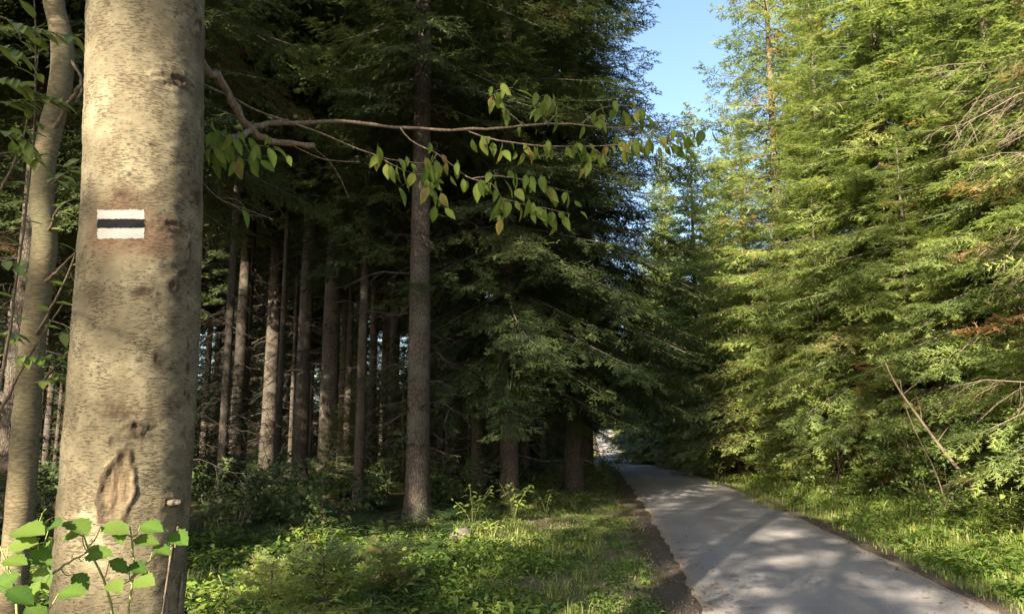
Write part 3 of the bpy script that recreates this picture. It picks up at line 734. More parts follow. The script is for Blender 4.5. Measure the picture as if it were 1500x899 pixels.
# the long bark wound: a sunken spear shape with rolled edges
d, x_, y_ = blob(172, 712, 21, 44, -.12)
d2 = d + .35 * np.clip(y_, 0, 2) * np.abs(x_)
wound = np.clip(1.25 - d2, 0, 1) ** .7 * (d2 < 1.15)
Rr = Rr - .010 * np.clip(1.0 - d2, 0, 1) ** .6 + .007 * np.exp(-((d2 - 1.12) / .18) ** 2) + .002 * wob(hs, Z_ * .2, .008, 2) * (d2 < 1.1)
stain = np.maximum(stain, .75 * np.exp(-((d2 - 1.12) / .16) ** 2)); stain = np.maximum(stain, .8 * np.exp(-((x_ + .1 + .2 * np.sin(y_ * 5)) / .10) ** 2) * (d2 < .95))
TX = cx[:, None] + Rr * np.cos(A_); TY = D0 + Rr * np.sin(A_)
mb = MB()
k = np.arange(len(zs) - 1)[:, None] * na; j = np.arange(na)[None]; j2 = (j + 1) % na
mb.add(np.stack([TX, TY, Z_], -1).reshape(-1, 3), None, np.stack([k + j, k + j2, k + na + j2, k + na + j], -1).reshape(-1, 4))
mb.V[0] -= tree_root
big = empty('beech_tree', tuple(tree_root))
tag(big, 'big pale barked tree carrying a white and black painted trail mark', 'tree')
tk = mb.build('trunk', M['beech_bark'], big, True)
uvl = tk.data.uv_layers.new(name='UVMap')
vi = np.empty(len(tk.data.loops), np.int32); tk.data.loops.foreach_get('vertex_index', vi)
uvv = np.stack([hs.ravel()[vi], Z_.ravel()[vi]], 1)
uvl.data.foreach_set('uv', uvv.astype(np.float32).ravel())
for nme, arr in (('stain', stain), ('rust', rust), ('wound', wound)):
    q = tk.data.attributes.new(nme, 'FLOAT', 'POINT'); q.data.foreach_set('value', arr.astype(np.float32).ravel())

def trunk_surface(h, z, proud):
    a = to_cam + h / .2
    iz = np.interp(z, zs, np.arange(len(zs))); i0 = np.clip(np.floor(iz).astype(int), 0, len(zs) - 2); fz = iz - i0
    ua = np.interp(np.ravel(a), ang, np.arange(na)).reshape(np.shape(a)); ia = np.clip(np.floor(ua).astype(int), 0, na - 2); fa = ua - ia
    r = (Rr[i0, ia] * (1 - fa) + Rr[i0, ia + 1] * fa) * (1 - fz) + (Rr[i0 + 1, ia] * (1 - fa) + Rr[i0 + 1, ia + 1] * fa) * fz + proud
    c = np.interp(z, zs, cx)
    return np.stack([c + r * np.cos(a), D0 + r * np.sin(a), z], -1) - tree_root

def paint_strip(name, u0, u1, v0, v1, mat, parent, proud=.0013, ragged=.9):
    """a coat of paint lying on the bark, a little uneven at its edges"""
    n, m_ = 44, 21
    rgp = np.random.default_rng(int(v0 * 7))
    V = []
    for i in range(n):
        f = i / (n - 1); u = u0 + (u1 - u0) * f
        a0 = v0 + ragged * rgp.normal() * .7; a1 = v1 + ragged * rgp.normal() * .7
        for q in range(m_):
            g = q / (m_ - 1); uu = u + (ragged * rgp.normal() * .6 if i in (0, n - 1) else 0)
            V.append(trunk_hz(uu, a0 + (a1 - a0) * g))
    V = np.array(V)
    top = trunk_surface(V[:, 0], V[:, 1], proud); bot = trunk_surface(V[:, 0], V[:, 1], -.002)
    k_ = (np.arange(n - 1)[:, None] * m_ + np.arange(m_ - 1)[None]).ravel()
    Q = np.stack([k_, k_ + 1, k_ + m_ + 1, k_ + m_], 1)
    rim = np.r_[np.arange(n) * m_, (n - 1) * m_ + np.arange(1, m_), (np.arange(n - 2, -1, -1)) * m_ + m_ - 1, np.arange(m_ - 2, 0, -1)]
    NV = n * m_; r2 = np.roll(rim, -1)
    nr = len(rim); q0 = np.arange(nr); q1 = (q0 + 1) % nr
    mb_ = MB(); mb_.add(top, None, Q); mb_.add(np.concatenate([top[rim], bot[rim]]), None, np.stack([q0, q1, q1 + nr, q0 + nr], 1))
    return mb_.build(name, mat, parent, True)
mark = paint_strip('trail_mark', 142, 211, 307.5, 349.5, M['white_paint'], big)
paint_strip('black_stripe', 142.3, 210.6, 321, 334, M['black_paint'], mark, .0026, .6)

# broken stub low on the trunk, and the flap of bark at its foot
def surf_px(u, v, proud=0.0):
    h, z = trunk_hz(u, v); return trunk_surface(np.array([h]), np.array([z]), proud)[0]
mb = MB()
s0 = surf_px(246, 737, -.02); nrm_ = nrm(np.array([s0[0] - (rings[3, 0] - tree_root[0]), s0[1], 0]))
tube(mb, spline([s0, s0 + nrm_ * .03 + [.0, 0, .002], s0 + nrm_ * .055 + [.012, 0, .006]], 6), np.array([.014, .012, .011, .010, .009, .007]), 8)
mb.build('broken_stub', M['spruce_bark'], big, True)
mb = MB()
for q in range(3):
    top_ = surf_px([258, 250, 264][q], [770, 800, 840][q], .004); bot_ = np.array([top_[0] - [.055, .075, .0][q], top_[1] - .05, -tree_root[2] * 0 + .02])
    md = (top_ + bot_) / 2 + np.array([.0, -.02, 0])
    tube(mb, spline([top_, top_ * .6 + md * .4, md, bot_], 12), np.linspace(.004, .012, 12), 7)
mb.build('bark_flap', M['twig'], big, True)

def pxpath(pts, n=18):
    return spline([at(u, v, d) for u, v, d in pts], n)
def limb(name, pts, r0, r1, n=18, sides=7, crooked=.5, parent=big, mat='twig', seed=0):
    P = pxpath(pts, n); rgl = np.random.default_rng(seed + 500 + int(pts[0][0]))
    P[1:-1] += rgl.normal(size=(n - 2, 3)) * crooked * np.linspace(r0, r1, n)[1:-1, None] * .5
    mb_ = MB(); R_ = np.linspace(r0, r1, n) * (1 + .10 * rgl.normal(size=n))
    tube(mb_, P - np.array(parent.location), R_, sides)
    return mb_.build(name, M[mat], parent, True), P
limb('limb', [(262, 70, 2.46), (306, 102, 2.62), (335, 140, 2.72), (365, 188, 2.82), (400, 207, 2.9), (436, 214, 2.95), (461, 213, 2.98)], .019, .011, 22, 9, .8)
limb('broken_branch', [(332, 208, 2.72), (352, 201, 2.78), (385, 183, 2.88), (420, 178, 2.96)], .0135, .010, 12, 7, .5)
_, PB = limb('branch', [(405, 179, 2.93), (440, 181, 2.98), (500, 177, 3.06), (560, 184, 3.12), (630, 189, 3.2), (692, 191, 3.24), (760, 184, 3.28), (830, 181, 3.33), (905, 188, 3.4), (965, 180, 3.5), (1010, 176, 3.55)], .0095, .0015, 40, 7, .9)
# twigs: pixel paths with distances; leaves hang along them
rngl = np.random.default_rng(31)
TW = [
 ([(300, 125, 2.75), (380, 162, 2.85), (470, 195, 2.95), (530, 220, 3.0), (572, 234, 3.02), (632, 240, 3.05)], .0050, .0015, 8, .72),
 ([(586, 187, 3.14), (600, 205, 3.12), (640, 225, 3.1), (660, 240, 3.08), (690, 262, 3.05), (718, 268, 3.03), (735, 290, 3.0)], .0036, .0012, 13, .30),
 ([(680, 190, 3.24), (705, 200, 3.24), (745, 208, 3.25), (800, 214, 3.28), (860, 214, 3.3), (920, 212, 3.34), (970, 205, 3.38), (1040, 185, 3.42)], .0034, .0010, 42, .03),
 ([(640, 225, 3.1), (628, 250, 3.08), (640, 290, 3.05), (655, 300, 3.05)], .0024, .001, 8, .1),
 ([(690, 262, 3.05), (720, 258, 3.06), (760, 262, 3.08), (790, 270, 3.1), (838, 282, 3.14)], .0026, .001, 16, .05),
 ([(735, 290, 3.0), (770, 300, 3.02), (800, 305, 3.05), (836, 314, 3.08)], .0022, .001, 15, .02),
 ([(735, 290, 3.0), (742, 310, 3.0), (736, 322, 3.0)], .0018, .001, 5, .1),
 ([(770, 184, 3.28), (740, 160, 3.3), (724, 135, 3.32), (752, 128, 3.34)], .0026, .001, 13, .25),
 ([(800, 182, 3.3), (815, 165, 3.3), (800, 140, 3.32), (775, 150, 3.32)], .0022, .001, 8, .3),
 ([(850, 184, 3.35), (870, 165, 3.36), (900, 155, 3.4), (935, 158, 3.42), (960, 170, 3.45)], .0022, .001, 17, .1),
 ([(560, 233, 3.02), (585, 246, 3.02), (612, 255, 3.04), (640, 252, 3.05)], .0018, .001, 9, .1),
 ([(905, 188, 3.4), (945, 196, 3.42), (985, 205, 3.45), (1005, 212, 3.46)], .0018, .001, 13, .1),
 ([(860, 214, 3.3), (880, 226, 3.3), (862, 240, 3.3)], .0014, .001, 4, .1),
 ([(262, 150, 2.6), (310, 186, 2.66), (345, 210, 2.7), (390, 215, 2.72), (414, 222, 2.74)], .0035, .0012, 17, .25),
 ([(270, 200, 2.55), (300, 215, 2.6), (330, 225, 2.65), (365, 236, 2.68)], .0024, .0010, 11, .2),
 ([(430, 214, 2.94), (470, 232, 2.96), (528, 238, 3.0)], .0028, .001, 0, 0),
 ([(460, 216, 2.98), (485, 240, 3.0), (505, 275, 3.02), (512, 292, 3.02)], .0018, .0008, 0, 0),
 ([(285, 255, 2.55), (320, 290, 2.62), (370, 310, 2.68), (400, 322, 2.7)], .0028, .001, 0, 0),
 ([(320, 290, 2.62), (345, 292, 2.64), (372, 322, 2.68)], .0016, .0008, 1, .5),
 ([(335, 296, 2.63), (360, 312, 2.66), (385, 318, 2.7)], .0014, .0008, 0, 0),
]
for pts, r0, r1, nl, f0 in TW:
    _, P = limb('twig', pts, r0, r1, 16, 5, .9)
    nl = int(round(nl * 1.45))
    for q in range(nl):
        f = f0 + (1 - f0) * (q + .7 * rngl.random()) / nl
        p = np.array([np.interp(f, np.linspace(0, 1, len(P)), P[:, c]) for c in range(3)])
        tdir = nrm(P[min(len(P) - 1, int(f * 15) + 1)] - P[int(f * 15)])
        sgn = 1 if q % 2 else -1
        tip = tdir * .25 + np.array([.55 * sgn * rngl.random(), .45 * rngl.normal(), -.75 - .35 * rngl.random()])
        if q == nl - 1: tip = tdir + np.array([0, 0, -.4])
        face = np.array([.8 * rngl.normal(), -.8 + .3 * rngl.normal(), .5 + .4 * rngl.random()])
        me = BEECH[int(rngl.choice(5, p=[.3, .3, .23, .15, .02]))]
        put_leaf(me, big, p + np.array([0, 0, -.008]) + rngl.normal(size=3) * [.022, .03, .018], tip, face, (.46 + .56 * rngl.random()))

# ------------------------------------------------------------------ broadleaf sapling by the left edge
sp = at(40, 600, 4.3)
sap = empty('beech_sapling', on_ground(sp[0], 4.3, -.03))
tag(sap, 'slim crooked sapling trunk left of the marked tree, with a few sunlit leaves', 'tree')
PS = [(10, 880, 4.3), (30, 740, 4.3), (40, 600, 4.3), (50, 480, 4.3), (58, 420, 4.3), (66, 350, 4.3), (60, 280, 4.3), (72, 200, 4.3), (88, 130, 4.3), (92, 70, 4.32), (78, 0, 4.34), (70, -120, 4.4), (90, -400, 4.6)]
P0 = [at(*a) for a in PS]
P0[0] = np.array([sap.location[0], 4.3, sap.location[2]]); P0[1][2] = max(P0[1][2], .3)
P = spline(P0, 60)
mb = MB(); rg = np.random.default_rng(4)
tube(mb, P - np.array(sap.location), np.linspace(.076, .052, 60) * (1 + .03 * rg.normal(size=60)), 12)
mb.build('trunk', M['young_bark'], sap, True)
SB = [([(92, 70, 4.32), (120, 130, 4.25), (112, 150, 4.2)], .012, .006, 0), ([(72, 205, 4.3), (100, 150, 4.2), (118, 125, 4.15)], .017, .011, 0),
      ([(48, 500, 4.3), (80, 440, 4.1), (108, 380, 4.0), (118, 340, 3.95)], .010, .004, 4), ([(66, 350, 4.3), (90, 300, 4.15), (112, 290, 4.05)], .009, .004, 5),
      ([(60, 560, 4.3), (100, 520, 4.1), (112, 510, 4.0)], .008, .003, 4), ([(58, 420, 4.3), (85, 395, 4.2), (110, 370, 4.1)], .012, .006, 0),
      ([(0, 600, 3.6), (30, 545, 3.6), (62, 490, 3.6), (92, 445, 3.6)], .008, .003, 0),
      ([(0, 570, 3.4), (20, 440, 3.4), (40, 300, 3.4), (52, 120, 3.4), (50, 0, 3.4)], .007, .003, 10),
      ([(0, 280, 3.4), (30, 215, 3.4), (50, 130, 3.4), (58, 55, 3.4)], .006, .002, 10),
      ([(-10, 150, 3.3), (30, 150, 3.3), (70, 142, 3.3), (88, 148, 3.3)], .004, .0015, 16), ([(-10, 20, 3.4), (40, 40, 3.4), (90, 50, 3.4), (122, 55, 3.4)], .004, .0015, 14),
      ([(-10, 115, 3.2), (25, 118, 3.2), (40, 125, 3.2)], .003, .0015, 8), ([(-10, 190, 3.2), (30, 200, 3.2), (45, 215, 3.2)], .003, .0015, 9), ([(0, 225, 3.3), (40, 222, 3.3), (60, 240, 3.3)], .003, .0015, 6),
      ([(75, 270, 4.1), (105, 245, 3.9), (120, 230, 3.8)], .004, .0015, 7), ([(10, 525, 3.6), (50, 522, 3.6), (72, 524, 3.6)], .003, .0012, 9), ([(-8, 490, 3.5), (10, 488, 3.5), (28, 490, 3.5)], .003, .0012, 6),
      ([(50, 560, 3.7), (85, 552, 3.7), (108, 550, 3.7)], .003, .0012, 8), ([(-8, 380, 3.3), (15, 384, 3.3), (35, 392, 3.3)], .003, .0012, 3), ([(80, 490, 3.6), (100, 486, 3.6), (112, 484, 3.6)], .003, .0012, 3), ([(-10, 68, 3.3), (20, 72, 3.3), (34, 84, 3.3)], .003, .0012, 6)]
for pts, r0, r1, nl in SB:
    _, P = limb('branch', pts, r0, r1, 14, 5, .8, sap)
    nl = int(nl * 1.5)
    for q in range(nl):
        f = .15 + .85 * (q + .6 * rngl.random()) / nl
        p = np.array([np.interp(f, np.linspace(0, 1, len(P)), P[:, c]) for c in range(3)])
        tdir = nrm(P[min(13, int(f * 13) + 1)] - P[min(12, int(f * 13))]); sgn = 1 if q % 2 else -1
        sd = nrm(np.cross(tdir, [0, 0, 1.0])) * sgn
        put_leaf(SAPL[int(rngl.integers(3))], sap, p, tdir * .6 + sd * .8 + np.array([0, 0, -.25 + .2 * rngl.normal()]), np.array([.2 * rngl.normal(), -.45, .9]), .9 + .5 * rngl.random())

# ------------------------------------------------------------------ broad leaved seedling at the foot of the big tree
hz = empty('hazel_seedling', on_ground(-1.02, 1.86, -.02))
tag(hz, 'leafy hazel seedling in front of the foot of the marked tree', 'plant')
HS = [[(150, 1000, 1.9), (165, 900, 1.95), (148, 840, 1.95), (128, 800, 1.93), (118, 768, 1.92)], [(180, 1000, 1.95), (190, 880, 1.98), (196, 830, 1.98), (190, 770, 1.97)],
      [(60, 1000, 1.7), (55, 880, 1.75), (60, 820, 1.8), (48, 775, 1.8)], [(60, 860, 1.78), (90, 830, 1.85), (128, 808, 1.9)], [(190, 850, 1.98), (220, 820, 2.02), (262, 790, 2.04)], [(20, 1000, 1.7), (25, 900, 1.72), (15, 840, 1.75), (0, 800, 1.75)]]
ST = []
for pts in HS: ST.append(limb('stem', pts, .0042, .0018, 14, 5, .6, hz, 'green_stem')[1])
HL = [(20, 778, 66, .95, .25, 1.78), (100, 762, 58, 1, -.15, 1.9), (148, 770, 46, 1, -.1, 1.93), (178, 762, 38, .15, -1, 1.95), (206, 768, 42, 1, -.05, 1.97), (250, 780, 44, 1, -.28, 2.03), (125, 815, 46, 1, .35, 1.9), (195, 790, 40, 1, .0, 1.98), (160, 820, 36, .6, -.4, 1.94),
      (190, 826, 36, .9, -.15, 1.97), (160, 852, 40, 1, -.1, 1.93), (198, 848, 44, 1, .1, 1.96), (30, 840, 50, -.8, -.5, 1.75), (58, 830, 40, .5, -.8, 1.78), (60, 850, 46, -.3, -.9, 1.76), (86, 868, 50, .9, .25, 1.75), (10, 862, 50, .8, -.3, 1.7), (40, 885, 46, .6, -.6, 1.7), (5, 820, 44, .9, .1, 1.74), (80, 790, 30, -.4, -.8, 1.85), (72, 772, 40, .8, .5, 1.86), (12, 800, 46, .9, .3, 1.76), (45, 805, 44, .8, -.4, 1.8), (108, 840, 36, .7, -.5, 1.88),
      (25, 910, 50, .5, -.8, 1.66), (225, 800, 34, .9, -.2, 2.0), (62, 752, 14, .5, .8, 1.84), (120, 780, 30, -1, -.2, 1.9), (150, 800, 26, -.9, -.1, 1.93)]
for u, v, w, du, dv, d in HL:
    right, upv = np.array([1.0, 0, 0]), np.array([0, 0, 1.0])
    tip = right * du + upv * dv * .8 + np.array([0, -.35 + .25 * rngl.normal(), 0])
    face = np.array([.15 * rngl.normal(), -.55 + .2 * rngl.normal(), .85])
    p = at(u, v, d)
    L_ = w * d / FPX
    put_leaf(HAZEL[int(rngl.integers(3))], hz, p, tip, face, L_ / .115)
    # leaf stalk to the nearest stem
    bs, bd = None, 9
    for P in ST:
        q = np.argmin(np.linalg.norm(P - p - [0, 0, -.04], axis=1)); dd_ = np.linalg.norm(P[q] - p)
        if dd_ < bd: bd, bs = dd_, P[q]
    mb = MB(); tube(mb, spline([bs, (bs + p) / 2 + [0, 0, -.01], p], 6) - np.array(hz.location), np.linspace(.0018, .0010, 6), 4)
    mb.build('leaf_stalk', M['green_stem'], hz, True)

# ------------------------------------------------------------------ joined small plants: grass, herbs, undergrowth (nobody could count them)
def blades(pts, h, w, rng, lean=.5):
    n = len(pts); az = rng.random(n) * 2 * PI; hh = h * (.5 + .9 * rng.random(n))
    d = np.stack([np.cos(az), np.sin(az), 0 * az], 1); s = np.stack([-np.sin(az), np.cos(az), 0 * az], 1) * (w * (.6 + .8 * rng.random(n)))[:, None]
    ln = (lean * (.3 + rng.random(n)) * hh)[:, None]; z = np.array([0, 0, 1.0])
    m_ = pts + d * ln * .3 + z * (hh * .6)[:, None]; t_ = pts + d * ln * 1.1 + z * (hh * (.95 - .25 * rng.random(n)))[:, None]
    V = np.stack([pts - s, pts + s, m_ + s * .8, m_ - s * .8, t_], 1).reshape(-1, 3)
    b = np.arange(n)[:, None] * 5
    return V, b + np.array([[3, 2, 4]]), b + np.array([[0, 1, 2, 3]])
def scatter(rng, n, y0, y1, efun, dens_pow=1.6):
    """ground points, thinner with distance; efun(rng, n) gives metres beyond the road edge (positive right, negative left)"""
    u = rng.random(n); k_ = 1 - dens_pow
    y = (y0 ** k_ + u * (y1 ** k_ - y0 ** k_)) ** (1 / k_)
    e = efun(rng, n, y); x = road_x(y) + np.where(e > 0, HW + e, e - HW)
    return np.stack([x, y, ground_z(x, y)], 1), e
def in_view(P, m=80):
    u = UC + P[:, 0] / P[:, 1] * FPX
    return (u > -m) & (u < 1500 + m)
rng = np.random.default_rng(9)
mb = MB()
# right verge
P, e = scatter(rng, 26000, 5.0, 60, lambda r, n, y: .12 + 2.1 * r.random(n) ** .9)
keep = in_view(P) & (wob(P[:, 0], P[:, 1], .7, 2) + 1.2 * rng.random(len(P)) > .05) & ((e > .35) | (rng.random(len(P)) < .35)); P = P[keep]
sc_ = 1 + P[:, 1] / 25
V, T_, Q_ = blades(P, .10 * sc_ ** .3 * (.7 + .9 * smooth(.3, 1.3, e[keep])), .0045 * sc_, rng); mb.add(V, T_, Q_, np.repeat(np.clip(.5 + .25 * rng.normal(size=len(P)), 0, 1), 5))
# left verge
P, e = scatter(rng, 60000, 4.2, 45, lambda r, n, y: -(.18 + 3.0 * r.random(n)))
keep = in_view(P) & (wob(P[:, 0], P[:, 1], .8, 5) + 1.3 * rng.random(len(P)) > .62) & ((e < -.5 - .3 * wob(P[:, 0], P[:, 1], .5)) | (rng.random(len(P)) < .12)); P = P[keep]
sc_ = 1 + P[:, 1] / 25
V, T_, Q_ = blades(P, (.038 + .018 * rng.random(len(P))) * sc_ ** .3 * (.7 + 1.0 * smooth(1.2, 2.8, -e[keep])), .0038 * sc_, rng, .9); mb.add(V, T_, Q_, np.repeat(np.clip(.5 + .28 * rng.normal(size=len(P)), 0, 1), 5))
# taller tufts in the sunlit left foreground and along the right verge
C_ = np.stack([-4.6 + 6.2 * rng.random(120), 5.4 + 6.5 * rng.random(120) ** 1.2], 1)
C_ = np.concatenate([C_[C_[:, 0] < road_x(C_[:, 1]) - HW - .9], np.stack([road_x(y_) + HW + .5 + 1.3 * rng.random(len(y_)) for y_ in [6 + 16 * rng.random(70)]] + [y_ for y_ in [np.linspace(6, 22, 70)]], 1)])
q_ = np.repeat(np.arange(len(C_)), 42); P = np.concatenate([C_[q_] + .07 * rng.normal(size=(len(q_), 2)), np.zeros((len(q_), 1))], 1); P[:, 2] = ground_z(P[:, 0], P[:, 1]); P = P[in_view(P)]
V, T_, Q_ = blades(P, .17, .0042, rng, .75); mb.add(V, T_, Q_, np.repeat(np.clip(.62 + .26 * rng.normal(size=len(P)), 0, 1), 5))
gr = mb.build('grass', M['grass']); tag(gr, 'short green grass on both verges of the road', None, None, 'stuff')

def rosettes(P, size, nleaf, rng, up=.6, w=.45):
    """low herbs: several small pointed leaves spreading from each point"""
    n = len(P); Vs = []
    for q in range(nleaf):
        az = rng.random(n) * 2 * PI; l = size * (.5 + .8 * rng.random(n)); hgt = size * (.2 + 1.4 * rng.random(n)) * up
        d = np.stack([np.cos(az), np.sin(az), .35 * rng.normal(size=n)], 1); s = np.stack([-np.sin(az), np.cos(az), .3 * rng.normal(size=n)], 1)
        b = P + np.array([0, 0, 1.0]) * hgt[:, None] + d * (l * .25)[:, None]
        Vs.append(np.stack([b, b + d * (l * .5)[:, None] + s * (l * w * .5)[:, None] + [0, 0, .01], b + d * l[:, None] - [0, 0, .012], b + d * (l * .5)[:, None] - s * (l * w * .5)[:, None] + [0, 0, .01]], 1))
    V = np.concatenate(Vs).reshape(-1, 3)
    return V, np.arange(len(V)).reshape(-1, 4)
mb = MB()
P, e = scatter(rng, 3600, 5.0, 60, lambda r, n, y: .45 + 2.3 * r.random(n)); P = P[in_view(P) & (wob(P[:, 0], P[:, 1], 1.1, 8) > -.3)]
V, Q_ = rosettes(P, .10, 6, rng, 1.0); mb.add(V, None, Q_, np.tile(np.repeat(np.clip(.5 + .25 * rng.normal(size=len(P)), 0, 1), 4), 6))
P, e = scatter(rng, 6500, 4.0, 40, lambda r, n, y: -(.35 + 3.6 * r.random(n))); P = P[in_view(P) & (wob(P[:, 0], P[:, 1], .7, 3) > -.1)]
V, Q_ = rosettes(P, .055, 6, rng, .6); mb.add(V, None, Q_, np.tile(np.repeat(np.clip(.45 + .25 * rng.normal(size=len(P)), 0, 1), 4), 6))
P = np.stack([-5.5 + 6.0 * rng.random(2600), 5.2 + 5.2 * rng.random(2600) ** 1.2, np.zeros(2600)], 1)
P = P[in_view(P) & (P[:, 0] < road_x(P[:, 1]) - HW - 1.4) & (wob(P[:, 0], P[:, 1], .55, 9) > -.25)]; P[:, 2] = ground_z(P[:, 0], P[:, 1])
V, Q_ = rosettes(P, .085, 7, rng, 1.3, .5); mb.add(V, None, Q_, np.tile(np.repeat(np.clip(.65 + .25 * rng.normal(size=len(P)), 0, 1), 4), 7))
hb = mb.build('ground_cover', M['herb']); tag(hb, 'low broad leaved herbs among the verge grass', None, None, 'stuff')

# undergrowth of the wood and of the bank: arching fern-like sprays
def sprays(P, size, n_fr, rng, tint):
    Vs, As = [], []
    n = len(P)
    for q in range(n_fr):
        az = rng.random(n) * 2 * PI; L = size * (.5 + .8 * rng.random(n))
        d = np.stack([np.cos(az), np.sin(az), 0 * az], 1); s = np.stack([-np.sin(az), np.cos(az), 0 * az], 1)
        el = .5 + .7 * rng.random(n)
        for g in np.linspace(.25, 1, 8):
            b = P + d * (L * g * np.cos(el * (1 - .3 * g)))[:, None] + np.array([0, 0, 1.0]) * (L * (g * np.sin(el) - .55 * g * g * np.sin(el)))[:, None]
            pl = (L * .34 * (1.12 - g) + .015)
            for sg in (-1, 1):
                t_ = b + (s * sg * .9 + d * .45)  * pl[:, None] + np.array([0, 0, -.12]) * pl[:, None]
                wv = d * (pl * .17 + .004)[:, None]
                Vs.append(np.stack([b - wv, b + wv, t_], 1)); As.append(np.repeat(tint, 3))
    V = np.concatenate(Vs).reshape(-1, 3)
    return V, np.arange(len(V)).reshape(-1, 3), np.concatenate(As)
mb = MB()
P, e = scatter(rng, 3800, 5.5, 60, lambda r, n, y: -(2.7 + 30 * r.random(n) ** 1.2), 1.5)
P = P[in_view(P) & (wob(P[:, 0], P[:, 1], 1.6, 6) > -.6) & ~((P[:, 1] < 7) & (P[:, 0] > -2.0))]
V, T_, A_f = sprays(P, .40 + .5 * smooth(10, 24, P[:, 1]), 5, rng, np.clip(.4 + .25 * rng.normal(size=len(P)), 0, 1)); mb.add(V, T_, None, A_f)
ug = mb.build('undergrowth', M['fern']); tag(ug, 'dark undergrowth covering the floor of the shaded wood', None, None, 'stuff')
mb = MB()
P, e = scatter(rng, 900, 7.5, 45, lambda r, n, y: 1.9 + 3.4 * r.random(n), 1.7)
P = P[in_view(P) & (wob(P[:, 0], P[:, 1], 1.1, 4) > -.5)]
V, T_, A_f = sprays(P, .42, 6, rng, np.clip(.55 + .25 * rng.normal(size=len(P)), 0, 1)); mb.add(V, T_, None, A_f)
P = np.stack([-5.0 + 4.4 * rng.random(420), 6.0 + 4.5 * rng.random(420), np.zeros(420)], 1)
P = P[in_view(P) & (wob(P[:, 0], P[:, 1], .8, 1) > -.1)]; P[:, 2] = ground_z(P[:, 0], P[:, 1])
V, T_, A_f = sprays(P, .26, 6, rng, np.clip(.6 + .25 * rng.normal(size=len(P)), 0, 1)); mb.add(V, T_, None, A_f)
ub = mb.build('undergrowth', M['shrub_leaf']); tag(ub, 'sunlit undergrowth on the right bank and in the left foreground', None, None, 'stuff')

# fallen twigs and needles on the ground: small real sticks
mb = MB()
P, e = scatter(rng, 700, 4.5, 25, lambda r, n, y: np.where(r.random(n) < .75, -(.2 + 7 * r.random(n)), .3 + 3 * r.random(n)))
for p in P[in_view(P)]:
    a = rng.random() * 6; l = .06 + .25 * rng.random() ** 2
    dv = np.array([math.cos(a), math.sin(a), 0]) * l
    q = p + dv; q[2] = ground_z(q[0], q[1])
    tube(mb, np.stack([p + [0, 0, .01], (p + q) / 2 + [.01, 0, .02], q + [0, 0, .012]]), .0035 + .003 * rng.random(), 4)
sk = mb.build('fallen_sticks', M['dead_twig']); tag(sk, 'dry fallen sticks and litter on the ground', None, None, 'stuff')

# needles and small brown leaves lying on the road
mb = MB()
n_ = 2600; y = 5.5 + 26 * rng.random(n_) ** 1.3; t_ = np.sign(rng.random(n_) - .5) * (1 - .75 * rng.random(n_) ** 1.2 * rng.random(n_)) * 1.02
P = np.stack([road_x(y) + t_ * HW, y, road_z(y) + .03 * (1 - t_ ** 2) + .022], 1); P = P[in_view(P)]; n_ = len(P)
az = rng.random(n_) * 2 * PI; l = (.012 + .03 * rng.random(n_) ** 2)[:, None]; d_ = np.stack([np.cos(az), np.sin(az), .12 * rng.normal(size=n_)], 1); s_ = np.stack([-np.sin(az), np.cos(az), .12 * rng.normal(size=n_)], 1) * l * (.15 + .4 * rng.random((n_, 1)))
V = np.stack([P - d_ * l, P + s_, P + d_ * l, P - s_], 1).reshape(-1, 3); V[:, 2] += .004
mb.add(V, None, np.arange(len(V)).reshape(-1, 4), np.repeat(rng.random(n_), 4))
lt = mb.build('leaf_litter', M['rust_needle']); tag(lt, 'brown needles and small dry leaves lying on the road', None, None, 'stuff')

# loose stones along both road edges
mb = MB()
P, e = scatter(rng, 1500, 5, 25, lambda r, n, y: np.where(r.random(n) < .6, -(.02 + .6 * r.random(n) ** 1.5), .02 + .5 * r.random(n) ** 1.5))
P = P[in_view(P)]; OC = np.array([[1, 0, 0], [-1, 0, 0], [0, 1, 0], [0, -1, 0], [0, 0, 1], [0, 0, -1]], float); OF = np.array([[0, 2, 4], [2, 1, 4], [1, 3, 4], [3, 0, 4], [2, 0, 5], [1, 2, 5], [3, 1, 5], [0, 3, 5]])
r_ = (.005 + .012 * rng.random(len(P)) ** 2.5)[:, None, None]
V = P[:, None] + [0, 0, .006] + OC[None] * r_ * (.6 + .6 * rng.random((len(P), 6, 1)))
mb.add(V.reshape(-1, 3), (np.arange(len(P))[:, None, None] * 6 + OF[None]).reshape(-1, 3))
gv = mb.build('gravel', M['grit']); tag(gv, 'loose grit and gravel along the road edges', None, None, 'stuff')

# ------------------------------------------------------------------ single things on the left: boulder, herbs, bush, young firs
def boulder(name, u, v, wpx, hpx, label):
    p = gp(u, v); k_ = p[1] / FPX
    mb_ = MB(); n, m_ = 20, 12; V = []
    rgb_ = np.random.default_rng(3)
    th = np.arange(n) * 2 * PI / n; ph = np.linspace(-PI / 2, PI / 2, m_)
    TH, PH = np.meshgrid(th, ph)
    X = np.stack([np.cos(TH) * np.cos(PH), np.sin(TH) * np.cos(PH), np.sin(PH)], -1)
    f = 1 + .16 * wob(X[..., 0] * 2 + 3, X[..., 1] * 2 + X[..., 2] * 3, 1.1) + .06 * wob(X[..., 0] * 5, X[..., 2] * 5 + X[..., 1] * 3, 1.0, 4)
    V = (X * f[..., None]) * np.array([wpx * k_ / 2, wpx * k_ * .42, hpx * k_ * .62]) + [0, 0, hpx * k_ * .38]
    k2 = np.arange(m_ - 1)[:, None] * n; j = np.arange(n)[None]; j2 = (j + 1) % n
    mb_.add(V.reshape(-1, 3), None, np.stack([k2 + j, k2 + j2, k2 + n + j2, k2 + n + j], -1).reshape(-1, 4))
    o = mb_.build(name, M['stone'], None, True); o.location = p
    return tag(o, label, 'rock')
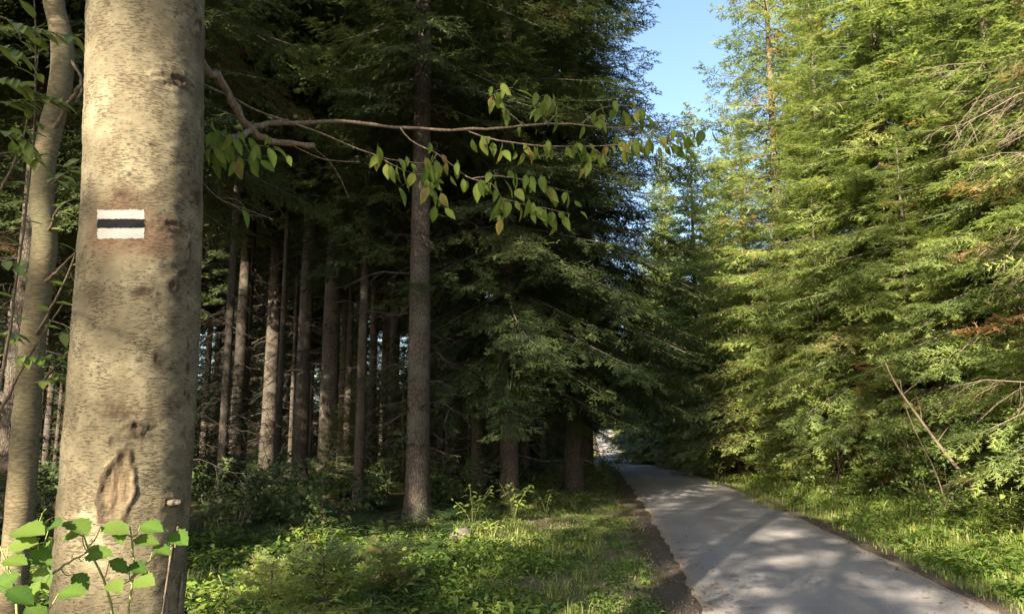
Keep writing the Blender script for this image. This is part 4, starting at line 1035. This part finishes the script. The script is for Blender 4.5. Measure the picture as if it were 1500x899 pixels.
boulder('boulder', 675, 797, 32, 24, 'pinkish grey boulder in the grass at the edge of the wood')

HERB = [leaf_mesh('herb_leaf', M['shrub_leaf'], .12, .062, .2, .3, 6, 0, t, .2) for t in (.45, .65, .9)]
def herb(u, v, h, nst, nl, label, spread=.25, lsc=1.0, group=None, seed=0, mats=HERB):
    """a leafy plant: a few stems, each leaf an object of its own"""
    p = gp(u, v); t = empty('herb', tuple(p)); tag(t, label, 'plant', group)
    r = np.random.default_rng(seed)
    for s_ in range(nst):
        a = r.random() * 6; sp_ = spread * r.random() ** .5; hh = h * (.65 + .4 * r.random())
        P = spline([[0, 0, -.02], [math.cos(a) * sp_ * .3, math.sin(a) * sp_ * .3, hh * .5], [math.cos(a) * sp_, math.sin(a) * sp_, hh]], 10)
        mb_ = MB(); tube(mb_, P, np.linspace(.005, .002, 10), 5); mb_.build('stem', M['green_stem'], t, True)
        for q in range(nl):
            f = .3 + .7 * (q + 1) / nl; b = np.array([np.interp(f, np.linspace(0, 1, 10), P[:, c]) for c in range(3)])
            az = q * 2.4 + r.random(); dv = np.array([math.cos(az), math.sin(az), .15 - .3 * r.random()])
            o = link('leaf', mats[int(r.integers(3))], t)
            o.matrix_local = orient(b + dv * .03, dv, np.array([.2 * r.normal(), -.35 * r.random(), 1]), lsc * (1.1 - .5 * f * r.random()) * (.8 + .4 * r.random()))
    return t
GH = 'bright leafy herbs at the edge of the wood'
herb(692, 772, .62, 6, 8, 'bright leafy herb just right of and above the boulder', .35, 1.0, GH, 1)
herb(752, 765, .66, 7, 8, 'tall bright leafy herb right of the one by the boulder', .4, 1.1, GH, 2)
herb(800, 752, .55, 5, 7, 'leafy herb at the right end of the row by the wood', .4, .9, GH, 3)
herb(722, 790, .3, 4, 6, 'low leafy herb between the two tall herbs', .3, .8, GH, 4)
herb(843, 748, .4, 4, 6, 'small leafy herb nearest the left road edge', .35, .8, GH, 5)
herb(492, 876, .40, 2, 9, 'thin upright herb above the young fir in the foreground', .06, .55, None, 6)
herb(332, 890, .32, 2, 6, 'thin herb with few leaves beside the foot of the marked tree', .1, .5, None, 7)
herb(1440, 800, .38, 5, 6, 'broad leaved herb on the verge by the right picture edge', .35, 1.0, None, 8)
herb(1480, 765, .5, 5, 6, 'dark green herb higher on the bank at the right picture edge', .4, 1.0, None, 9)
herb(1050, 702, .9, 9, 6, 'yellow green herb clump on the right verge far down the road', .9, 1.6, None, 10)

def bush(name, p, h, w, nst, nleaf, leafL, label, cat='bush', mat='shrub_leaf', stem='twig', seed=0, group=None, flat=.6, lean=0.0, tint=(.5, .2), low=.2):
    """a deciduous bush: crooked stems and side twigs, small folded leaves along them"""
    r = np.random.default_rng(seed); t = empty(name, tuple(p)); tag(t, label, cat, group)
    st, cr = MB(), MB(); LP, LD = [], []
    for s_ in range(nst):
        a = r.random() * 2 * PI; hh = h * (.5 + .55 * r.random()); sp_ = w * (.25 + .75 * r.random())
        tip = np.array([math.cos(a) * sp_ + lean * hh, math.sin(a) * sp_, hh])
        P = spline([[.08 * r.normal(), .08 * r.normal(), -.03], tip * [.35, .35, .5] + r.normal(size=3) * .05 * h, tip], 12)
        tube(st, P, np.linspace(.006 + .004 * h, .002, 12), 5)
        for q in range(int(5 + 3 * h)):
            f = low + (1 - low) * r.random(); b = np.array([np.interp(f, np.linspace(0, 1, 12), P[:, c]) for c in range(3)])
            a2 = r.random() * 2 * PI; l = (.18 + .3 * r.random()) * min(h, 2.2) * .6 * (1.2 - .6 * f)
            dv = nrm(np.array([math.cos(a2), math.sin(a2), .35 * r.normal() + .15])); E = b + dv * l + np.array([0, 0, -.12 * l])
            tube(st, np.stack([b, (b + E) / 2 + r.normal(size=3) * .02, E]), (.004, .003, .0015), 3, cap=False)
            m_ = max(3, int(nleaf / nst / (5 + 3 * h)))
            g = .15 + .9 * r.random(m_)
            LP.append(b + (E - b) * g[:, None] + r.normal(size=(m_, 3)) * [.05, .05, .03]); LD.append(dv + r.normal(size=(m_, 3)) * [.7, .7, .35] - [0, 0, .15])
    LP, LD = np.concatenate(LP), nrm(np.concatenate(LD)); n = len(LP)
    nv = nrm(np.array([0, -.15, 1.0]) + r.normal(size=(n, 3)) * flat); sd = nrm(np.cross(LD, nv)); l = leafL * (.6 + .7 * r.random(n)); nv = np.cross(sd, LD)
    w_ = (l * .30)[:, None]
    V = np.stack([LP, LP + LD * (l * .5)[:, None], LP + LD * l[:, None] - nv * w_ * .3, LP + LD * (l * .45)[:, None] + sd * w_ + nv * w_ * .35, LP + LD * (l * .45)[:, None] - sd * w_ + nv * w_ * .35], 1).reshape(-1, 3)
    b = np.arange(n)[:, None] * 5
    cr.add(V, None, np.concatenate([b + [[0, 1, 2, 3]], b + [[0, 4, 2, 1]]]), np.repeat(np.clip(tint[0] + tint[1] * r.normal(size=n), 0, 1), 5))
    st.build('stem', M[stem], t, True); cr.build('foliage', M[mat], t)
    return t
bush('bush', gp(868, 706), 1.15, .9, 9, 900, .085, 'dark twiggy bush leaning out over the left road edge', seed=3, mat='herb', tint=(.1, .15), lean=.25)
bush('bush', gp(795, 690), 1.4, 1.2, 8, 900, .08, 'shaded bush under the spruces on the left of the road', seed=4, mat='herb', tint=(.3, .2))
GB = 'sunlit bushes on the bank right of the road'
def bank(y, e, dz=-.03): x = road_x(y) + HW + e; return on_ground(x, y, dz)
bush('bush', bank(18.5, 2.2), 2.6, 1.5, 12, 4200, .085, 'bright green layered bush right of the brown dead fir', seed=5, group=GB, tint=(.75, .15), flat=.25)
bush('bush', bank(14.8, 2.5), 2.1, 1.5, 12, 3800, .075, 'grey green bush left of the leaning dead stem', seed=6, group=GB, tint=(.35, .2))
bush('bush', bank(11.3, 2.9), 1.5, 1.4, 11, 2600, .07, 'low bush at the foot of the leaning dead stem', seed=7, group=GB, tint=(.4, .2))
bush('bush', bank(8.6, 2.7), 1.1, 1.2, 10, 2200, .07, 'low bush on the bank by the right picture edge', seed=8, group=GB, tint=(.4, .25))
bush('bush', bank(24, 2.0), 2.8, 1.4, 11, 3600, .09, 'yellow green bush left of the brown dead fir', seed=9, group=GB, tint=(.7, .15))
bush('bush', bank(31, 1.5), 2.6, 1.7, 10, 2600, .11, 'dark green bush close to the road before the bend', seed=10, group=GB, tint=(.25, .15))
bush('bush', bank(43, 1.4), 3.0, 2.0, 10, 2400, .13, 'far sunny bush on the right at the bend', seed=11, group=GB, tint=(.65, .15))
bush('bush', bank(12.8, 1.9), .9, .9, 9, 1600, .06, 'small low bush on the slope above the grass verge', seed=12, group=GB, tint=(.5, .2))
bush('bush', bank(16.5, 1.6), 1.0, 1.0, 9, 1600, .065, 'small bush beside the verge below the grey green bush', seed=13, group=GB, tint=(.6, .2))
bush('bush', bank(21, 1.4), 1.1, 1.0, 9, 1500, .07, 'small pale bush at the foot of the brown dead fir', seed=14, group=GB, tint=(.7, .2))

# young firs: one in the left foreground, others on the bank and in the wood
G_Y = 'young firs'
p = gp(470, 930)
conifer('young_fir_tree', 'fir_seedling', p[0], p[1], 'young fir in the sunlit foreground grass right of the marked tree', G_Y, .5, .78)
p = gp(560, 880)
conifer('young_fir_tree', 'fir_seedling', p[0], p[1], 'smaller young fir behind the one in the foreground grass', G_Y, 2.5, .62)
p = gp(395, 900)
conifer('young_fir_tree', 'fir_seedling', p[0], p[1], 'lowest young fir close to the foot of the marked tree', G_Y, 4.1, .58)
for i, (y, e, s, lb) in enumerate([(12.2, 3.3, .8, 'young fir behind the foot of the leaning dead stem'), (16.6, 3.0, .95, 'young fir on the bank between the grey green bush and the bright bush'), (21.5, 2.7, 1.1, 'young fir beside the yellow green bush on the bank'), (27.5, 2.4, 1.1, 'young fir on the bank far down the road'), (35.5, 2.2, 1.2, 'young fir near the dark green bush before the bend'), (9.9, 4.4, .6, 'young fir on the bank by the right picture edge')]):
    q = bank(y, e); conifer('young_fir_tree', 'young_fir', q[0], q[1], lb, G_Y, i * 1.7, s)
rng = np.random.default_rng(61)
KIND['young_spruce'] = (KIND['young_fir'][0], KIND['young_fir'][1].copy())
KIND['young_spruce'][1].materials.clear(); KIND['young_spruce'][1].materials.append(M['needle_dark'])
n_ = 0
while n_ < 30:
    y = 17 + 30 * rng.random(); u = 270 + 560 * rng.random(); x = (u - UC) / FPX * y
    if x > road_x(y) - HW - 2.5: continue
    rz_, sc_ = rng.random() * 6, .35 + .5 * rng.random()
    if n_ not in (1, 2, 5, 11, 14, 16, 18): conifer('young_spruce_tree', 'young_spruce', x, y, between(x, y, 'small dark spruce' if sc_ < .6 else 'taller young spruce'), 'small spruces under the tall trunks', rz_, sc_)
    n_ += 1
# brown dead young fir
q = bank(26.5, 1.3)
df = conifer('dead_fir_tree', 'young_fir', q[0], q[1], 'brown dead young fir on the bank', None, 1.0, (.8, .8, .62))
dm = KIND['young_fir'][1].copy(); dm.materials.clear(); dm.materials.append(M['rust_needle'])
[c for c in df.children if c.name.startswith('crown')][0].data = dm

# leaning dead stem on the bank
q0 = gp(1428, 712)
ls = empty('leaning_stem', tuple(q0)); tag(ls, 'thin bare dead stem leaning left on the bank', 'dead tree')
mb = MB()
P = spline([q0 + [0, 0, -.05], at(1390, 670, q0[1] + .05), at(1345, 610, q0[1] + .2), at(1312, 562, q0[1] + .4), at(1296, 530, q0[1] + .6)], 20) - q0
tube(mb, P, np.linspace(.036, .012, 20), 8)
mb.build('trunk', M['dead_twig'], ls, True)
for i, (f, du, dv, l) in enumerate([(.55, -.2, 1, .5), (.75, .8, .6, .5), (.85, -.9, .4, .4), (.4, .6, .8, .35)]):
    b = P[int(f * 19)]; mb = MB()
    E = b + np.array([du, -.1, dv]) * l
    tube(mb, spline([b, (b + E) / 2 + [.02, 0, .03], E], 8), np.linspace(.009, .003, 8), 5); mb.build('branch', M['dead_twig'], ls, True)
q1 = gp(1385, 735)
ls2 = empty('leaning_stem', tuple(q1)); tag(ls2, 'thinner bare stem standing left of the leaning dead one', 'dead tree')
mb = MB(); P = spline([q1, at(1370, 690, q1[1] + .1), at(1345, 640, q1[1] + .2), at(1325, 590, q1[1] + .3), at(1318, 555, q1[1] + .35)], 16) - q1
tube(mb, P, np.linspace(.014, .005, 16), 6); mb.build('trunk', M['dead_twig'], ls2, True)

# bare drooping dead branches hanging in from the right edge, on the nearest fir
nf = [o for o in bpy.data.objects if o.name == 'fir_tree'][0]
rgd = np.random.default_rng(17)
inv = Matrix.Rotation(-nf.rotation_euler.z, 4, 'Z') @ Matrix.Translation(-nf.location)
for i in range(20):
    z = 1.3 + 5.6 * i / 20 + .2 * rgd.random()
    az = PI + .75 * rgd.normal() * .6 + .25
    mb = MB(); bare_limb(mb, np.zeros(3), az, 2.0 + 1.3 * rgd.random(), rgd, .016, -.02 - .15 * rgd.random(), 16, 5)
    o = mb.build('dead_branch', M['dead_twig'], nf)
    o.matrix_local = inv @ Matrix.Translation(nf.location + Vector((0, 0, z)))

# dark ferny bushes under the trees of the left wood: one is built, the rest are copies
G_U = 'low dark bushes on the floor of the left wood'
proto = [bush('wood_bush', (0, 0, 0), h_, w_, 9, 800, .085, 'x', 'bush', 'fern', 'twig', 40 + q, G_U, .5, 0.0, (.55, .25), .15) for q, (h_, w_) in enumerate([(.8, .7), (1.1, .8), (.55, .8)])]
rng = np.random.default_rng(23)
SP = [(300, 745), (330, 728), (372, 742), (420, 748), (455, 760), (505, 735), (540, 752), (560, 722), (640, 745), (660, 728), (690, 742), (395, 770), (480, 785), (345, 782), (735, 735), (520, 708), (620, 712), (310, 705), (20, 800), (75, 770), (770, 716)]
LB = ['low bush beside the right edge of the marked tree', 'dark bush at the foot of the thin dark trunks', 'bush in front of the slim speckled trunk', 'bush before the sunlit brown trunk of the close pair', 'bush before the grey trunk of the close pair', 'bush midway between the close pair and the thickest spruce', 'bush left of the foot of the thickest spruce',
      'far bush behind the foot of the thickest spruce', 'bush right of the foot of the thickest spruce', 'bush behind the boulder, farther off', 'bush just above the boulder', 'nearer low bush below the slim speckled trunk', 'nearest low bush below the close pair', 'nearer bush right of the marked tree', 'bush behind the bright herbs', 'far bush right of the close pair', 'far bush right of the thickest spruce', 'far bush right of the marked tree', 'bush at the left picture edge by the sapling', 'bush between the sapling and the marked tree', 'shaded bush at the foot of the spruces by the road']
for i, ((u, v), lb) in enumerate(zip(SP, LB)):
    p = gp(u, v); pr = proto[i % 3]
    if i < 3: t = pr
    else:
        t = pr.copy(); COL.objects.link(t)
        for ch in list(pr.children):
            c = ch.copy(); COL.objects.link(c); c.parent = t
    t.location = p; t.rotation_euler = (0, 0, i * 1.9); k_ = .75 + .5 * rng.random(); t.scale = (k_, k_, k_); t['label'] = lb
